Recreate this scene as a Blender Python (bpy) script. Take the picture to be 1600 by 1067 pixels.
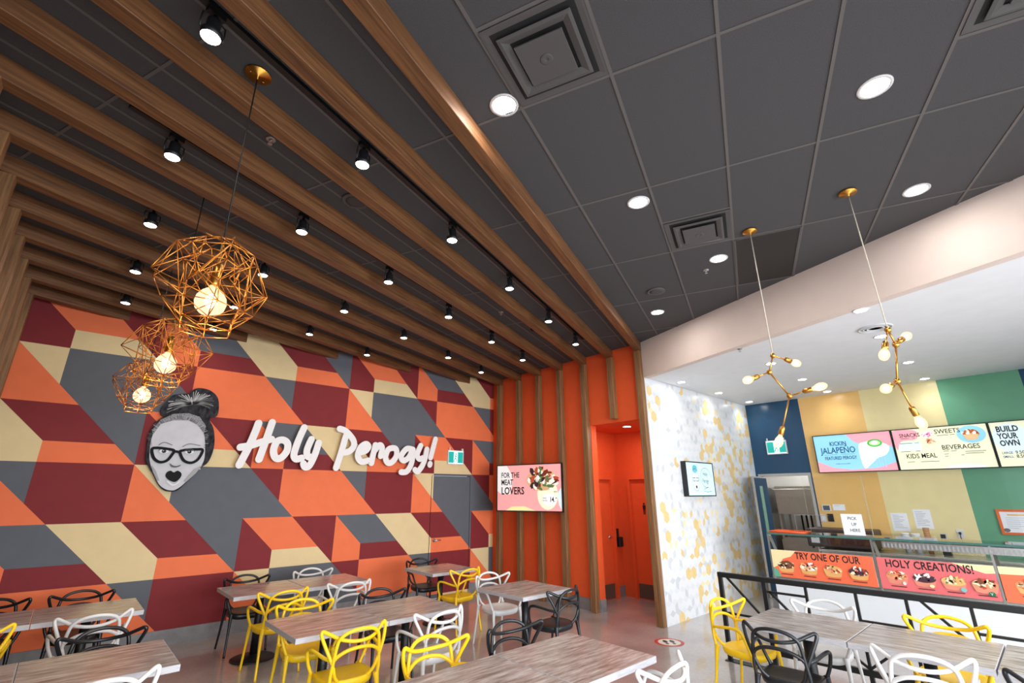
import bpy, bmesh, math, random
from mathutils import Vector, Matrix

for o in list(bpy.data.objects):
    bpy.data.objects.remove(o, do_unlink=True)
SC = bpy.context.scene
COL = SC.collection
R = math.radians

# ------------------------------------------------------------------ camera
cam_d = bpy.data.cameras.new('camera')
cam_d.sensor_width = 36.0
cam_d.lens = 735.6 * 36 / 1600
cam_d.clip_start = 0.05
cam = bpy.data.objects.new('camera', cam_d)
COL.objects.link(cam)
_r = Vector((0.74149, -0.67095, -0.00383)); _u = Vector((-0.20437, -0.23129, 0.95118)); _f = Vector((0.63908, 0.70451, 0.30862))
cam.matrix_world = Matrix(((_r.x, _u.x, -_f.x, 0), (_r.y, _u.y, -_f.y, 0), (_r.z, _u.z, -_f.z, 1.86), (0, 0, 0, 1)))
SC.camera = cam

# ------------------------------------------------------------------ world, exposure
SC.view_settings.view_transform = 'Standard'
SC.view_settings.look = 'None'
SC.view_settings.exposure = 0.0
SC.view_settings.gamma = 1.0
SC.view_settings.use_curve_mapping = False
SC.cycles.use_denoising = True
SC.cycles.max_bounces = 8
SC.cycles.diffuse_bounces = 4
SC.cycles.sample_clamp_indirect = 6.0
SC.cycles.caustics_reflective = False
SC.cycles.caustics_refractive = False
world = bpy.data.worlds.new('world')
SC.world = world
world.use_nodes = True
_bg = world.node_tree.nodes['Background']
_bg.inputs[0].default_value = (0.80, 0.90, 1.0, 1)
_bg.inputs[1].default_value = 0.7

def area(name, loc, direction, sx, sy, power, color=(1, 1, 1), parent=None, shape='RECTANGLE', spread=180):
    d = bpy.data.lights.new(name, 'AREA'); d.shape = shape; d.size = sx
    if shape in ('RECTANGLE', 'ELLIPSE'): d.size_y = sy
    d.energy = power; d.color = color; d.spread = R(spread)
    o = bpy.data.objects.new(name, d); COL.objects.link(o)
    o.location = loc
    o.rotation_euler = Vector(direction).to_track_quat('-Z', 'Y').to_euler()
    if parent: o.parent = parent
    return o

# daylight through the shop-front glazing behind the camera
area('window_daylight', (3.6, -4.8, 1.75), (0, 1, -0.75), 8.0, 2.9, 980, (0.90, 0.95, 1.0), spread=140)
area('window_daylight', (-0.7, -1.9, 1.75), (1, 0.4, -0.75), 4.2, 2.9, 220, (0.90, 0.95, 1.0), spread=150)

# ------------------------------------------------------------------ constants
ZC, ZB, ZS = 4.375, 4.225, 3.745          # dark ceiling, beam undersides, kitchen soffit
TH = R(21.918)                          # ceiling grid and beams run at this angle to the mural
AD = Vector((math.cos(TH), math.sin(TH), 0)); BD = Vector((math.sin(TH), -math.cos(TH), 0))
XO, XK, YM, YW, XL = 6.95, 11.0, 8.3, 4.30, -0.88
def ab(a, b, z): return AD * a + BD * b + Vector((0, 0, z))

# ------------------------------------------------------------------ materials
MATS = {}
def srgb(r, g, b):
    f = lambda c: (c / 255 / 12.92) if c / 255 <= 0.04045 else ((c / 255 + 0.055) / 1.055) ** 2.4
    return (f(r), f(g), f(b), 1)
def mat(name, color, rough=0.5, metal=0.0, emit=0.0, noise=0.0, scale=20, bump=0.0, spec=0.5, coat=0.0, trans=0.0, alpha=1.0, stretch=None, ecol=None):
    if name in MATS: return MATS[name]
    m = bpy.data.materials.new(name); m.use_nodes = True
    nt = m.node_tree; p = nt.nodes['Principled BSDF']
    p.inputs['Base Color'].default_value = color
    p.inputs['Roughness'].default_value = rough
    p.inputs['Metallic'].default_value = metal
    p.inputs['Specular IOR Level'].default_value = spec
    p.inputs['Coat Weight'].default_value = coat
    p.inputs['Transmission Weight'].default_value = trans
    p.inputs['Alpha'].default_value = alpha
    if emit > 0:
        p.inputs['Emission Color'].default_value = ecol or color
        p.inputs['Emission Strength'].default_value = emit
    if noise > 0 or bump > 0:
        tc = nt.nodes.new('ShaderNodeTexCoord'); mp = nt.nodes.new('ShaderNodeMapping')
        nt.links.new(tc.outputs['Object'], mp.inputs['Vector'])
        if stretch: mp.inputs['Scale'].default_value = stretch
        n = nt.nodes.new('ShaderNodeTexNoise'); n.inputs['Scale'].default_value = scale; n.inputs['Detail'].default_value = 5
        nt.links.new(mp.outputs[0], n.inputs['Vector'])
        if noise > 0:
            rp = nt.nodes.new('ShaderNodeValToRGB')
            rp.color_ramp.elements[0].position = 0.3; rp.color_ramp.elements[1].position = 0.7
            rp.color_ramp.elements[0].color = tuple(c * (1 - noise) for c in color[:3]) + (1,)
            rp.color_ramp.elements[1].color = tuple(min(1, c * (1 + noise)) for c in color[:3]) + (1,)
            nt.links.new(n.outputs['Fac'], rp.inputs[0]); nt.links.new(rp.outputs[0], p.inputs['Base Color'])
        if bump > 0:
            b = nt.nodes.new('ShaderNodeBump'); b.inputs['Strength'].default_value = bump; b.inputs['Distance'].default_value = 0.01
            nt.links.new(n.outputs['Fac'], b.inputs['Height']); nt.links.new(b.outputs[0], p.inputs['Normal'])
    MATS[name] = m
    return m
def wood(name, dark, light, stretch, scale=9, rough=0.45, mid=None):
    """streaky grain: stretched noise through a ramp"""
    if name in MATS: return MATS[name]
    m = bpy.data.materials.new(name); m.use_nodes = True
    nt = m.node_tree; p = nt.nodes['Principled BSDF']; p.inputs['Roughness'].default_value = rough
    tc = nt.nodes.new('ShaderNodeTexCoord'); mp = nt.nodes.new('ShaderNodeMapping'); mp.inputs['Scale'].default_value = stretch
    oi = nt.nodes.new('ShaderNodeObjectInfo'); vm = nt.nodes.new('ShaderNodeVectorMath'); vm.operation = 'MULTIPLY_ADD'
    cb = nt.nodes.new('ShaderNodeCombineXYZ')
    for i in range(3): nt.links.new(oi.outputs['Random'], cb.inputs[i])
    vm.inputs[1].default_value = (37, 53, 71)
    nt.links.new(cb.outputs[0], vm.inputs[0]); nt.links.new(tc.outputs['Object'], vm.inputs[2])
    nt.links.new(vm.outputs[0], mp.inputs['Vector'])
    n = nt.nodes.new('ShaderNodeTexNoise'); n.inputs['Scale'].default_value = scale; n.inputs['Detail'].default_value = 8; n.inputs['Roughness'].default_value = 0.65
    nt.links.new(mp.outputs[0], n.inputs['Vector'])
    rp = nt.nodes.new('ShaderNodeValToRGB'); rp.color_ramp.elements[0].position = 0.33; rp.color_ramp.elements[1].position = 0.68
    rp.color_ramp.elements[0].color = dark; rp.color_ramp.elements[1].color = light
    if mid:
        e = rp.color_ramp.elements.new(0.5); e.color = mid
    nt.links.new(n.outputs['Fac'], rp.inputs[0]); nt.links.new(rp.outputs[0], p.inputs['Base Color'])
    b = nt.nodes.new('ShaderNodeBump'); b.inputs['Strength'].default_value = 0.15; b.inputs['Distance'].default_value = 0.004
    nt.links.new(n.outputs['Fac'], b.inputs['Height']); nt.links.new(b.outputs[0], p.inputs['Normal'])
    MATS[name] = m
    return m
def glass(name, tint, gloss=0.08):
    if name in MATS: return MATS[name]
    m = bpy.data.materials.new(name); m.use_nodes = True; nt = m.node_tree; nt.nodes.clear()
    out = nt.nodes.new('ShaderNodeOutputMaterial'); mx = nt.nodes.new('ShaderNodeMixShader')
    t = nt.nodes.new('ShaderNodeBsdfTransparent'); t.inputs[0].default_value = tint
    g = nt.nodes.new('ShaderNodeBsdfGlossy'); g.inputs['Roughness'].default_value = 0.03
    fr = nt.nodes.new('ShaderNodeFresnel'); fr.inputs['IOR'].default_value = 1.35
    nt.links.new(fr.outputs[0], mx.inputs[0]); nt.links.new(t.outputs[0], mx.inputs[1]); nt.links.new(g.outputs[0], mx.inputs[2])
    nt.links.new(mx.outputs[0], out.inputs[0])
    MATS[name] = m
    return m

M_beam = wood('slat_wood_long', srgb(80, 50, 29), srgb(136, 92, 55), (0.35, 9, 9), 5, 0.5)
M_post = wood('slat_wood_upright', srgb(100, 68, 42), srgb(160, 116, 74), (9, 9, 0.35), 5, 0.5)
M_top = wood('table_laminate', srgb(124, 110, 103), srgb(208, 203, 200), (1.1, 8, 1), 3.8, 0.2, srgb(168, 157, 151))
M_ceil = mat('ceiling_tile', srgb(82, 81, 83), 0.95, noise=0.14, scale=160, bump=0.25, spec=0.2)
M_grid = mat('ceiling_grid_metal', srgb(104, 100, 98), 0.6, spec=.25)
M_vent = mat('vent_grey', srgb(84, 82, 82), 0.6)
M_ventdark = mat('vent_shadow_black', srgb(24, 24, 26), 0.8)
M_black = mat('black_plastic', srgb(26, 28, 32), 0.38, noise=0.1, scale=60)
M_blkmetal = mat('black_metal', srgb(22, 24, 27), 0.45, noise=0.1, scale=40)
M_white = mat('white_plastic', srgb(222, 221, 220), 0.35, noise=0.02, scale=30)
M_yellow = mat('yellow_plastic', srgb(250, 206, 26), 0.35, noise=0.03, scale=30)
M_edge = mat('table_edge_grey', srgb(186, 184, 188), 0.45, noise=0.15, scale=14, stretch=(1, 6, 6))
M_orange = mat('orange_wall_paint', srgb(228, 90, 44), 0.7, noise=0.03, scale=8, spec=0.3)
M_or = mat('mural_orange', srgb(238, 120, 76), 0.7, noise=0.03, scale=6, spec=0.3)
M_cr = mat('mural_crimson', srgb(128, 40, 44), 0.7, noise=0.05, scale=6, spec=0.3)
M_gr = mat('mural_grey', srgb(96, 99, 106), 0.7, noise=0.04, scale=6, spec=0.3)
M_cm = mat('mural_cream', srgb(226, 202, 154), 0.7, noise=0.03, scale=6, spec=0.3)
M_base = mat('baseboard_grey_tile', srgb(128, 126, 128), 0.5, noise=0.15, scale=9)
M_fascia = mat('fascia_paint', srgb(222, 205, 195), 0.8, noise=0.02, scale=5)
M_soffit = mat('soffit_paint', srgb(236, 239, 242), 0.7, noise=0.02, scale=5)
M_gold = mat('brushed_brass', srgb(205, 150, 70), 0.3, metal=1.0, noise=0.08, scale=30)
M_goldwire = mat('copper_gold_wire', srgb(232, 150, 62), 0.35, metal=0.85, noise=0.05, scale=30)
M_steel = mat('stainless_steel', srgb(190, 190, 188), 0.3, metal=0.9, noise=0.06, scale=14, stretch=(1, 12, 1))
M_signw = mat('sign_white_face', srgb(238, 236, 236), 0.5, noise=0.01, scale=20)
M_cord = mat('cord_black', srgb(20, 20, 20), 0.6, noise=0.05, scale=50)
M_cordw = mat('cord_pale', srgb(206, 196, 180), 0.6, noise=0.05, scale=50)
M_lens = mat('lamp_lens', (1, 0.96, 0.9, 1), 0.4, emit=14.0, ecol=(1, 0.93, 0.84, 1))
M_lenscool = mat('lamp_lens_cool', (1, 0.98, 0.96, 1), 0.4, emit=14.0, ecol=(0.97, 0.98, 1.0, 1))
def glow_glass(name, col, strength, see):
    m = bpy.data.materials.new(name); m.use_nodes = True; nt = m.node_tree; nt.nodes.clear()
    out = nt.nodes.new('ShaderNodeOutputMaterial'); mx = nt.nodes.new('ShaderNodeMixShader'); mx.inputs[0].default_value = see
    e = nt.nodes.new('ShaderNodeEmission'); e.inputs[0].default_value = col; e.inputs[1].default_value = strength
    tr = nt.nodes.new('ShaderNodeBsdfTransparent'); nt.links.new(e.outputs[0], mx.inputs[1]); nt.links.new(tr.outputs[0], mx.inputs[2]); nt.links.new(mx.outputs[0], out.inputs[0])
    MATS[name] = m
    return m
M_bulb = glow_glass('warm_bulb_glass', (1, 0.66, 0.38, 1), 2.0, 0.35)
M_filament = mat('hot_filament', (1, 0.85, 0.6, 1), 0.5, emit=16.0, ecol=(1, 0.82, 0.55, 1))
M_darkwall = mat('dark_wall_paint', srgb(70, 52, 40), 0.8, noise=0.05, scale=6)

# ------------------------------------------------------------------ mesh builder
class MB:
    def __init__(s): s.v = []; s.f = []; s.m = []; s.sm = []
    def poly(s, pts, mi=0):
        b = len(s.v); s.v += [tuple(p) for p in pts]; s.f.append(tuple(range(b, b + len(pts)))); s.m.append(mi); s.sm.append(False)
    def box(s, x0, x1, y0, y1, z0, z1, mi=0):
        s.obox([(x0, y0), (x1, y0), (x1, y1), (x0, y1)], z0, z1, mi)
    def obox(s, base, z0, z1, mi=0, top_mi=None):
        """prism over a ccw xy polygon"""
        n = len(base); b = len(s.v)
        s.v += [(p[0], p[1], z0) for p in base] + [(p[0], p[1], z1) for p in base]
        fs = [tuple(b + i for i in reversed(range(n))), tuple(b + n + i for i in range(n))]
        fs += [(b + i, b + (i + 1) % n, b + n + (i + 1) % n, b + n + i) for i in range(n)]
        s.f += fs; s.m += [mi, mi if top_mi is None else top_mi] + [mi] * n; s.sm += [False] * len(fs)
    def bar(s, p, q, w, h, up=(0, 0, 1), mi=0):
        p = Vector(p); q = Vector(q); d = (q - p).normalized(); up = Vector(up)
        sd = d.cross(up)
        if sd.length < 1e-5: sd = d.cross(Vector((1, 0, 0)))
        sd.normalize(); u = sd.cross(d).normalized(); b = len(s.v)
        for c in (p, q):
            for i, j in ((-1, -1), (1, -1), (1, 1), (-1, 1)):
                s.v.append(tuple(c + sd * (i * w / 2) + u * (j * h / 2)))
        fs = [(b + 3, b + 2, b + 1, b), (b + 4, b + 5, b + 6, b + 7)] + [(b + i, b + (i + 1) % 4, b + 4 + (i + 1) % 4, b + 4 + i) for i in range(4)]
        s.f += fs; s.m += [mi] * 6; s.sm += [False] * 6
    def tube(s, path, r, seg=8, mi=0, closed=False, caps=True):
        P = [Vector(p) for p in path]; n = len(P); rr = r if isinstance(r, (list, tuple)) else [r] * n
        b = len(s.v); ref = None
        for i in range(n):
            if closed: t = P[(i + 1) % n] - P[i - 1]
            else: t = P[min(i + 1, n - 1)] - P[max(i - 1, 0)]
            t.normalize()
            if ref is None:
                ref = Vector((0, 0, 1)) if abs(t.z) < 0.9 else Vector((1, 0, 0))
            ref = (ref - t * ref.dot(t)).normalized(); w = t.cross(ref)
            for k in range(seg):
                a = 2 * math.pi * k / seg
                s.v.append(tuple(P[i] + (ref * math.cos(a) + w * math.sin(a)) * rr[i]))
        m = n if closed else n - 1
        for i in range(m):
            for k in range(seg):
                i2 = (i + 1) % n
                s.f.append((b + i * seg + k, b + i * seg + (k + 1) % seg, b + i2 * seg + (k + 1) % seg, b + i2 * seg + k)); s.m.append(mi); s.sm.append(True)
        if caps and not closed:
            s.f.append(tuple(b + k for k in reversed(range(seg)))); s.m.append(mi); s.sm.append(False)
            s.f.append(tuple(b + (n - 1) * seg + k for k in range(seg))); s.m.append(mi); s.sm.append(False)
    def lathe(s, prof, c=(0, 0, 0), axis=(0, 0, 1), seg=20, mi=0, smooth=True):
        """profile of (radius, height) along axis from c"""
        ax = Vector(axis).normalized(); u = Vector((1, 0, 0)) if abs(ax.x) < 0.9 else Vector((0, 1, 0))
        u = (u - ax * u.dot(ax)).normalized(); w = ax.cross(u); c = Vector(c); b = len(s.v)
        for r, h in prof:
            for k in range(seg):
                a = 2 * math.pi * k / seg
                s.v.append(tuple(c + ax * h + (u * math.cos(a) + w * math.sin(a)) * max(r, 1e-5)))
        for i in range(len(prof) - 1):
            for k in range(seg):
                s.f.append((b + i * seg + k, b + i * seg + (k + 1) % seg, b + (i + 1) * seg + (k + 1) % seg, b + (i + 1) * seg + k)); s.m.append(mi); s.sm.append(smooth)
        if prof[0][0] > 1e-4: s.f.append(tuple(b + k for k in reversed(range(seg)))); s.m.append(mi); s.sm.append(False)
        if prof[-1][0] > 1e-4: s.f.append(tuple(b + (len(prof) - 1) * seg + k for k in range(seg))); s.m.append(mi); s.sm.append(False)
    def build(s, name, mats, parent=None, loc=None):
        me = bpy.data.meshes.new(name); me.from_pydata(s.v, [], s.f)
        if not isinstance(mats, (list, tuple)): mats = [mats]
        for m in mats: me.materials.append(m)
        me.polygons.foreach_set('material_index', s.m); me.polygons.foreach_set('use_smooth', s.sm)
        me.update()
        o = bpy.data.objects.new(name, me); COL.objects.link(o)
        if parent: o.parent = parent
        if loc: o.location = loc
        return o

def bevel(o, w=0.004, seg=2):
    m = o.modifiers.new('bevel', 'BEVEL'); m.width = w; m.segments = seg; m.limit_method = 'ANGLE'; m.angle_limit = R(40)
    return o
def tag(o, label, cat, group=None, kind=None):
    if label: o['label'] = label
    if cat: o['category'] = cat
    if group: o['group'] = group
    if kind: o['kind'] = kind
    return o
def struct(o, label=None):
    o['kind'] = 'structure'
    if label: o['label'] = label
    return o
def thing(name, label, cat, loc=(0, 0, 0), rotz=0, group=None):
    o = bpy.data.objects.new(name, None); o.empty_display_size = 0.1; COL.objects.link(o)
    o.location = loc; o.rotation_euler = (0, 0, rotz)
    return tag(o, label, cat, group)
def copy_thing(root, loc, rotz, label, group=None, mats=None):
    c = root.copy(); COL.objects.link(c); c.location = loc; c.rotation_euler = (0, 0, rotz); c['label'] = label
    if group: c['group'] = group
    for ch in root.children:
        d = ch.copy(); COL.objects.link(d); d.parent = c
        if d.type == 'MESH' and mats and ch.data.name in mats: d.data = mats[ch.data.name]
        for g in ch.children:
            e = g.copy(); COL.objects.link(e); e.parent = d
    return c
def cr(pts, n=6, closed=False):
    """Catmull-Rom through points of any dimension"""
    P = [tuple(p) for p in pts]; N = len(P); out = []
    for i in range(N if closed else N - 1):
        if closed: a, b, c, d = P[i - 1], P[i], P[(i + 1) % N], P[(i + 2) % N]
        else: a, b, c, d = P[max(i - 1, 0)], P[i], P[i + 1], P[min(i + 2, N - 1)]
        for k in range(n):
            t = k / n
            out.append(tuple(0.5 * (2 * q + (r - p) * t + (2 * p - 5 * q + 4 * r - s) * t * t + (3 * q - p - 3 * r + s) * t ** 3) for p, q, r, s in zip(a, b, c, d)))
    if not closed: out.append(P[-1])
    return out
def clip(poly, n, d):
    """keep the part of a 2-D polygon where n.p <= d"""
    out = []
    for i in range(len(poly)):
        p, q = poly[i], poly[(i + 1) % len(poly)]
        sp = n[0] * p[0] + n[1] * p[1] - d; sq = n[0] * q[0] + n[1] * q[1] - d
        if sp <= 1e-9: out.append(p)
        if (sp < -1e-9 and sq > 1e-9) or (sp > 1e-9 and sq < -1e-9):
            t = sp / (sp - sq); out.append((p[0] + (q[0] - p[0]) * t, p[1] + (q[1] - p[1]) * t))
    return out

class Face2:
    """a flat printed or painted face: 2-D shapes in thin layers on a plane.
    o = origin, r = right, u = up, n = outward normal"""
    def __init__(s, o, r, u, n, step=0.0008):
        s.o = Vector(o); s.r = Vector(r).normalized(); s.u = Vector(u).normalized(); s.n = Vector(n).normalized(); s.step = step
        s.mb = MB(); s.mats = []; s.k = 0
    def mi(s, m):
        if m not in s.mats: s.mats.append(m)
        return s.mats.index(m)
    def P(s, x, y, k=None): return s.o + s.r * x + s.u * y + s.n * ((s.k if k is None else k) * s.step)
    def layer(s): s.k += 1
    def shape(s, pts, m):
        from mathutils.geometry import tessellate_polygon
        i = s.mi(m); tri = tessellate_polygon([[Vector((p[0], p[1], 0)) for p in pts]])
        b = len(s.mb.v); s.mb.v += [tuple(s.P(*p)) for p in pts]
        for t in tri:
            a, bb, c = (pts[j] for j in t)
            cw = (bb[0] - a[0]) * (c[1] - a[1]) - (bb[1] - a[1]) * (c[0] - a[0])
            t = t if cw > 0 else t[::-1]
            s.mb.f.append(tuple(b + j for j in t)); s.mb.m.append(i); s.mb.sm.append(False)
    def rect(s, x0, y0, x1, y1, m): s.shape([(x0, y0), (x1, y0), (x1, y1), (x0, y1)], m)
    def oval(s, cx, cy, rx, ry, m, n=20, a0=0, a1=2 * math.pi):
        s.shape([(cx + rx * math.cos(a0 + (a1 - a0) * k / n), cy + ry * math.sin(a0 + (a1 - a0) * k / n)) for k in range(n + (0 if a1 - a0 > 6.2 else 1))], m)
    def stroke(s, pts, w, m, closed=False):
        i = s.mi(m); n = len(pts); L = []; Rr = []
        for k in range(n):
            a = pts[k - 1] if (closed or k > 0) else pts[k]; b = pts[(k + 1) % n] if (closed or k < n - 1) else pts[k]
            dx, dy = b[0] - a[0], b[1] - a[1]; l = math.hypot(dx, dy) or 1
            L.append((pts[k][0] - dy / l * w / 2, pts[k][1] + dx / l * w / 2)); Rr.append((pts[k][0] + dy / l * w / 2, pts[k][1] - dx / l * w / 2))
        for k in range(n if closed else n - 1):
            k2 = (k + 1) % n
            s.mb.poly([s.P(*Rr[k]), s.P(*Rr[k2]), s.P(*L[k2]), s.P(*L[k])], i)
    def text(s, txt, x, y, h, m, sx=0.72, bold=0.0, align='LEFT', rot=0.0, w=None):
        """lettering with its baseline start at x, y and capital height h"""
        cu = bpy.data.curves.new('lettering', 'FONT'); cu.body = txt; cu.size = h / 0.70; cu.align_x = align; cu.offset = bold * h; cu.resolution_u = 2
        t = bpy.data.objects.new('lettering', cu); COL.objects.link(t)
        dg = bpy.context.evaluated_depsgraph_get(); me = bpy.data.meshes.new_from_object(t.evaluated_get(dg))
        i = s.mi(m); b = len(s.mb.v); ca, sa = math.cos(rot), math.sin(rot)
        if w: xs = [v.co.x for v in me.vertices]; sx = w / (max(xs) - min(xs))
        for v in me.vertices:
            px, py = v.co.x * sx, v.co.y
            s.mb.v.append(tuple(s.P(x + px * ca - py * sa, y + px * sa + py * ca)))
        for p in me.polygons:
            s.mb.f.append(tuple(b + k for k in p.vertices)); s.mb.m.append(i); s.mb.sm.append(False)
        bpy.data.objects.remove(t, do_unlink=True); bpy.data.curves.remove(cu); bpy.data.meshes.remove(me)
    def build(s, name, parent=None):
        return s.mb.build(name, s.mats, parent)
# ================================================================== SETTING
# ---- floor
def floor_mat():
    m = bpy.data.materials.new('polished_concrete'); m.use_nodes = True; nt = m.node_tree; p = nt.nodes['Principled BSDF']
    tc = nt.nodes.new('ShaderNodeTexCoord')
    n = nt.nodes.new('ShaderNodeTexNoise'); n.inputs['Scale'].default_value = 1.3; n.inputs['Detail'].default_value = 8
    n2 = nt.nodes.new('ShaderNodeTexNoise'); n2.inputs['Scale'].default_value = 30; n2.inputs['Detail'].default_value = 4
    mx = nt.nodes.new('ShaderNodeMath'); mx.operation = 'MULTIPLY_ADD'; mx.inputs[1].default_value = 0.35
    rp = nt.nodes.new('ShaderNodeValToRGB'); rp.color_ramp.elements[0].position = 0.45; rp.color_ramp.elements[1].position = 0.85
    rp.color_ramp.elements[0].color = srgb(144, 135, 132); rp.color_ramp.elements[1].color = srgb(184, 177, 174)
    nt.links.new(tc.outputs['Object'], n.inputs['Vector']); nt.links.new(tc.outputs['Object'], n2.inputs['Vector'])
    nt.links.new(n2.outputs['Fac'], mx.inputs[0]); nt.links.new(n.outputs['Fac'], mx.inputs[2])
    nt.links.new(mx.outputs[0], rp.inputs[0]); nt.links.new(rp.outputs[0], p.inputs['Base Color'])
    p.inputs['Roughness'].default_value = 0.3; p.inputs['Coat Weight'].default_value = 0.8; p.inputs['Coat Roughness'].default_value = 0.06
    return m
b = MB(); b.box(-1.1, 14.2, -5.2, 8.6, -0.1, 0.0)
struct(b.build('floor', floor_mat()))

# ---- dark ceiling: panels between grid lines, sized and angled like the lay-in grid
def fx(y): return 6.91 - 0.3253 * (4.25 - y)          # the fascia's line across the ceiling
CEIL = [(XL - .1, -5.0), (fx(-5.0), -5.0), (fx(YW + .1), YW + .1), (XO + .1, YW + .12), (XO + .1, YM + .1), (XL - .1, YM + .1)]
b = MB(); b.obox(CEIL, ZC, ZC + 0.1)
struct(b.build('ceiling', M_ceil))
b = MB()
CIN = [(XL, -4.9), (fx(-4.9), -4.9), (XO, 4.25 + (XO - 6.91) / .3253), (XO, YM), (XL, YM)]
def clip_ceiling(poly):
    for i in range(len(CIN)):
        p, q = CIN[i], CIN[(i + 1) % len(CIN)]
        n = (q[1] - p[1], -(q[0] - p[0])); poly = clip(poly, n, n[0] * p[0] + n[1] * p[1])
        if len(poly) < 3: return None
    return poly
def strip(a0, a1, b0, b1):
    q = [ab(a0, b0, 0), ab(a0, b1, 0), ab(a1, b1, 0), ab(a1, b0, 0)]; q = [(v.x, v.y) for v in q]
    ar = sum(q[i][0] * q[(i + 1) % 4][1] - q[(i + 1) % 4][0] * q[i][1] for i in range(4))
    return clip_ceiling(q if ar > 0 else q[::-1])
BL = [1.01 * (-1.047 + 0.6155 * k) for k in range(-11, 9)]
AL = [1.01 * (2.325 + 1.262 * k) for k in range(-6, 7)]
for bl in BL:
    p = strip(-6, 12, bl - .0105, bl + .0105)
    if p: b.obox(p, ZC - 0.006, ZC - 0.001)
for al in AL:
    p = strip(al - .010, al + .010, -8, 6)
    if p: b.obox(p, ZC - 0.005, ZC - 0.001)
for a0, b0, b1 in ((1.70, -1.047, -.4315), (4.22, -.4315, .184), (2.96, 1.415, 2.03)):
    a0, b0, b1 = a0 * 1.01, b0 * 1.01, b1 * 1.01; p = strip(a0 - .012, a0 + .012, b0, b1)
    if p: b.obox(p, ZC - 0.005, ZC - 0.001)
struct(b.build('trim_1', M_grid))

# ---- mural: a repeating seven-piece tile of blocks, built face by face
MX0, MZ0, PX, PZ, SX, TZ = -0.812, 3.715, 1.4345, 1.454, 0.478, 0.256
HX, HZ = PX / 2, PZ / 2
O_, C_, G_, K_ = 0, 1, 2, 3       # orange, crimson, grey, cream
TYPES = [(K_, G_, G_, O_, C_, K_, O_), (C_, O_, C_, G_, O_, C_, K_), (G_, C_, K_, O_, G_, O_, C_)]
SS = SX * PZ / PX
PIECES = [[(0, 0), (SX, 0), (SX, -SS)], [(SX, 0), (PX, 0), (PX, -HZ), (HX, -HZ), (SX, -SS)], [(HX, -HZ), (PX, -HZ), (PX, -PZ)],
          [(0, 0), (HX, -HZ), (0, -HZ)], [(0, -HZ), (HX, -HZ), (PX - TZ, -PZ + TZ), (SX, -PZ + TZ)],
          [(0, -HZ), (SX, -PZ + TZ), (SX, -PZ), (0, -PZ)], [(SX, -PZ + TZ), (PX - TZ, -PZ + TZ), (PX, -PZ), (SX, -PZ)]]
def mural(x0, x1, z0, z1, y, b):
    for i in range(-1, 7):
        for j in range(-1, 4):
            ty = TYPES[(i - j) % 3]; ox, oz = MX0 + i * PX, MZ0 - j * PZ
            for pc, col in zip(PIECES, ty):
                p = [(ox + u, oz + v) for u, v in pc]
                for n, d in (((1, 0), x1), ((-1, 0), -x0), ((0, 1), z1), ((0, -1), -z0)):
                    p = clip(p, n, d)
                    if len(p) < 3: break
                if len(p) < 3: continue
                ar = sum(p[k][0] * p[(k + 1) % len(p)][1] - p[(k + 1) % len(p)][0] * p[k][1] for k in range(len(p)))
                if ar < 0: p = p[::-1]
                b.poly([(u, y, v) for u, v in p], col)
DX0, DX1, DZ1 = 5.37, 6.31, 2.215        # the painted-over exit door
b = MB()
mural(XL, DX0 - .012, 0, ZC, YM, b); mural(DX1 + .012, XO, 0, ZC, YM, b); mural(DX0 - .012, DX1 + .012, DZ1 + .012, ZC, YM, b)
b.box(XL, DX0 - .012, YM + .001, YM + .12, 0, ZC, 4); b.box(DX1 + .012, XO + .15, YM + .001, YM + .12, 0, ZC, 4); b.box(DX0 - .012, DX1 + .012, YM + .001, YM + .12, DZ1 + .012, ZC, 4)
MURAL = [M_or, M_cr, M_gr, M_cm, M_darkwall]
struct(b.build('wall_back', MURAL))
b = MB(); mural(DX0, DX1, 0.012, DZ1, YM - .001, b); b.box(DX0, DX1, YM, YM + .045, 0.012, DZ1, 4)
door = struct(b.build('door_1', MURAL), 'exit door painted over with the mural pattern')
b = MB()
b.lathe([(.032, 0), (.032, .012), (.014, .016), (.014, .05)], (5.47, YM - .001, 1.02), (0, -1, 0), 16)
b.tube([(5.47, YM - .05, 1.02), (5.53, YM - .052, 1.022), (5.60, YM - .048, 1.02)], [.013, .011, .009], 8)
b.build('door_handle', M_steel, door)
b = MB()
b.box(XL, DX0 - .02, YM - .018, YM - .0005, 0, .185); b.box(DX1 + .02, XO, YM - .018, YM - .0005, 0, .185)
struct(b.build('baseboard_back', M_base))

# ---- left wall, rear wall with shop windows
b = MB(); b.box(XL - .12, XL, 0.9, YM + .12, 0, ZC); b.box(XL - .12, XL, -5, 0.9, 3.3, ZC)
struct(b.build('wall_left', M_darkwall))
b = MB(); b.box(XL - .12, 11.2, -5.12, -5, 3.3, ZC); b.box(XL - .12, 11.2, -5.12, -5, 0, .12)
for k in range(8): b.box(XL - .1 + k * 1.7, XL - .02 + k * 1.7, -5.1, -5.02, .12, 3.3)
for k in range(4): b.box(XL - .1, XL - .02, -5 + k * 1.45, -4.93 + k * 1.45, .0, 3.3)
struct(b.build('wall_front', M_blkmetal))

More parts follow.
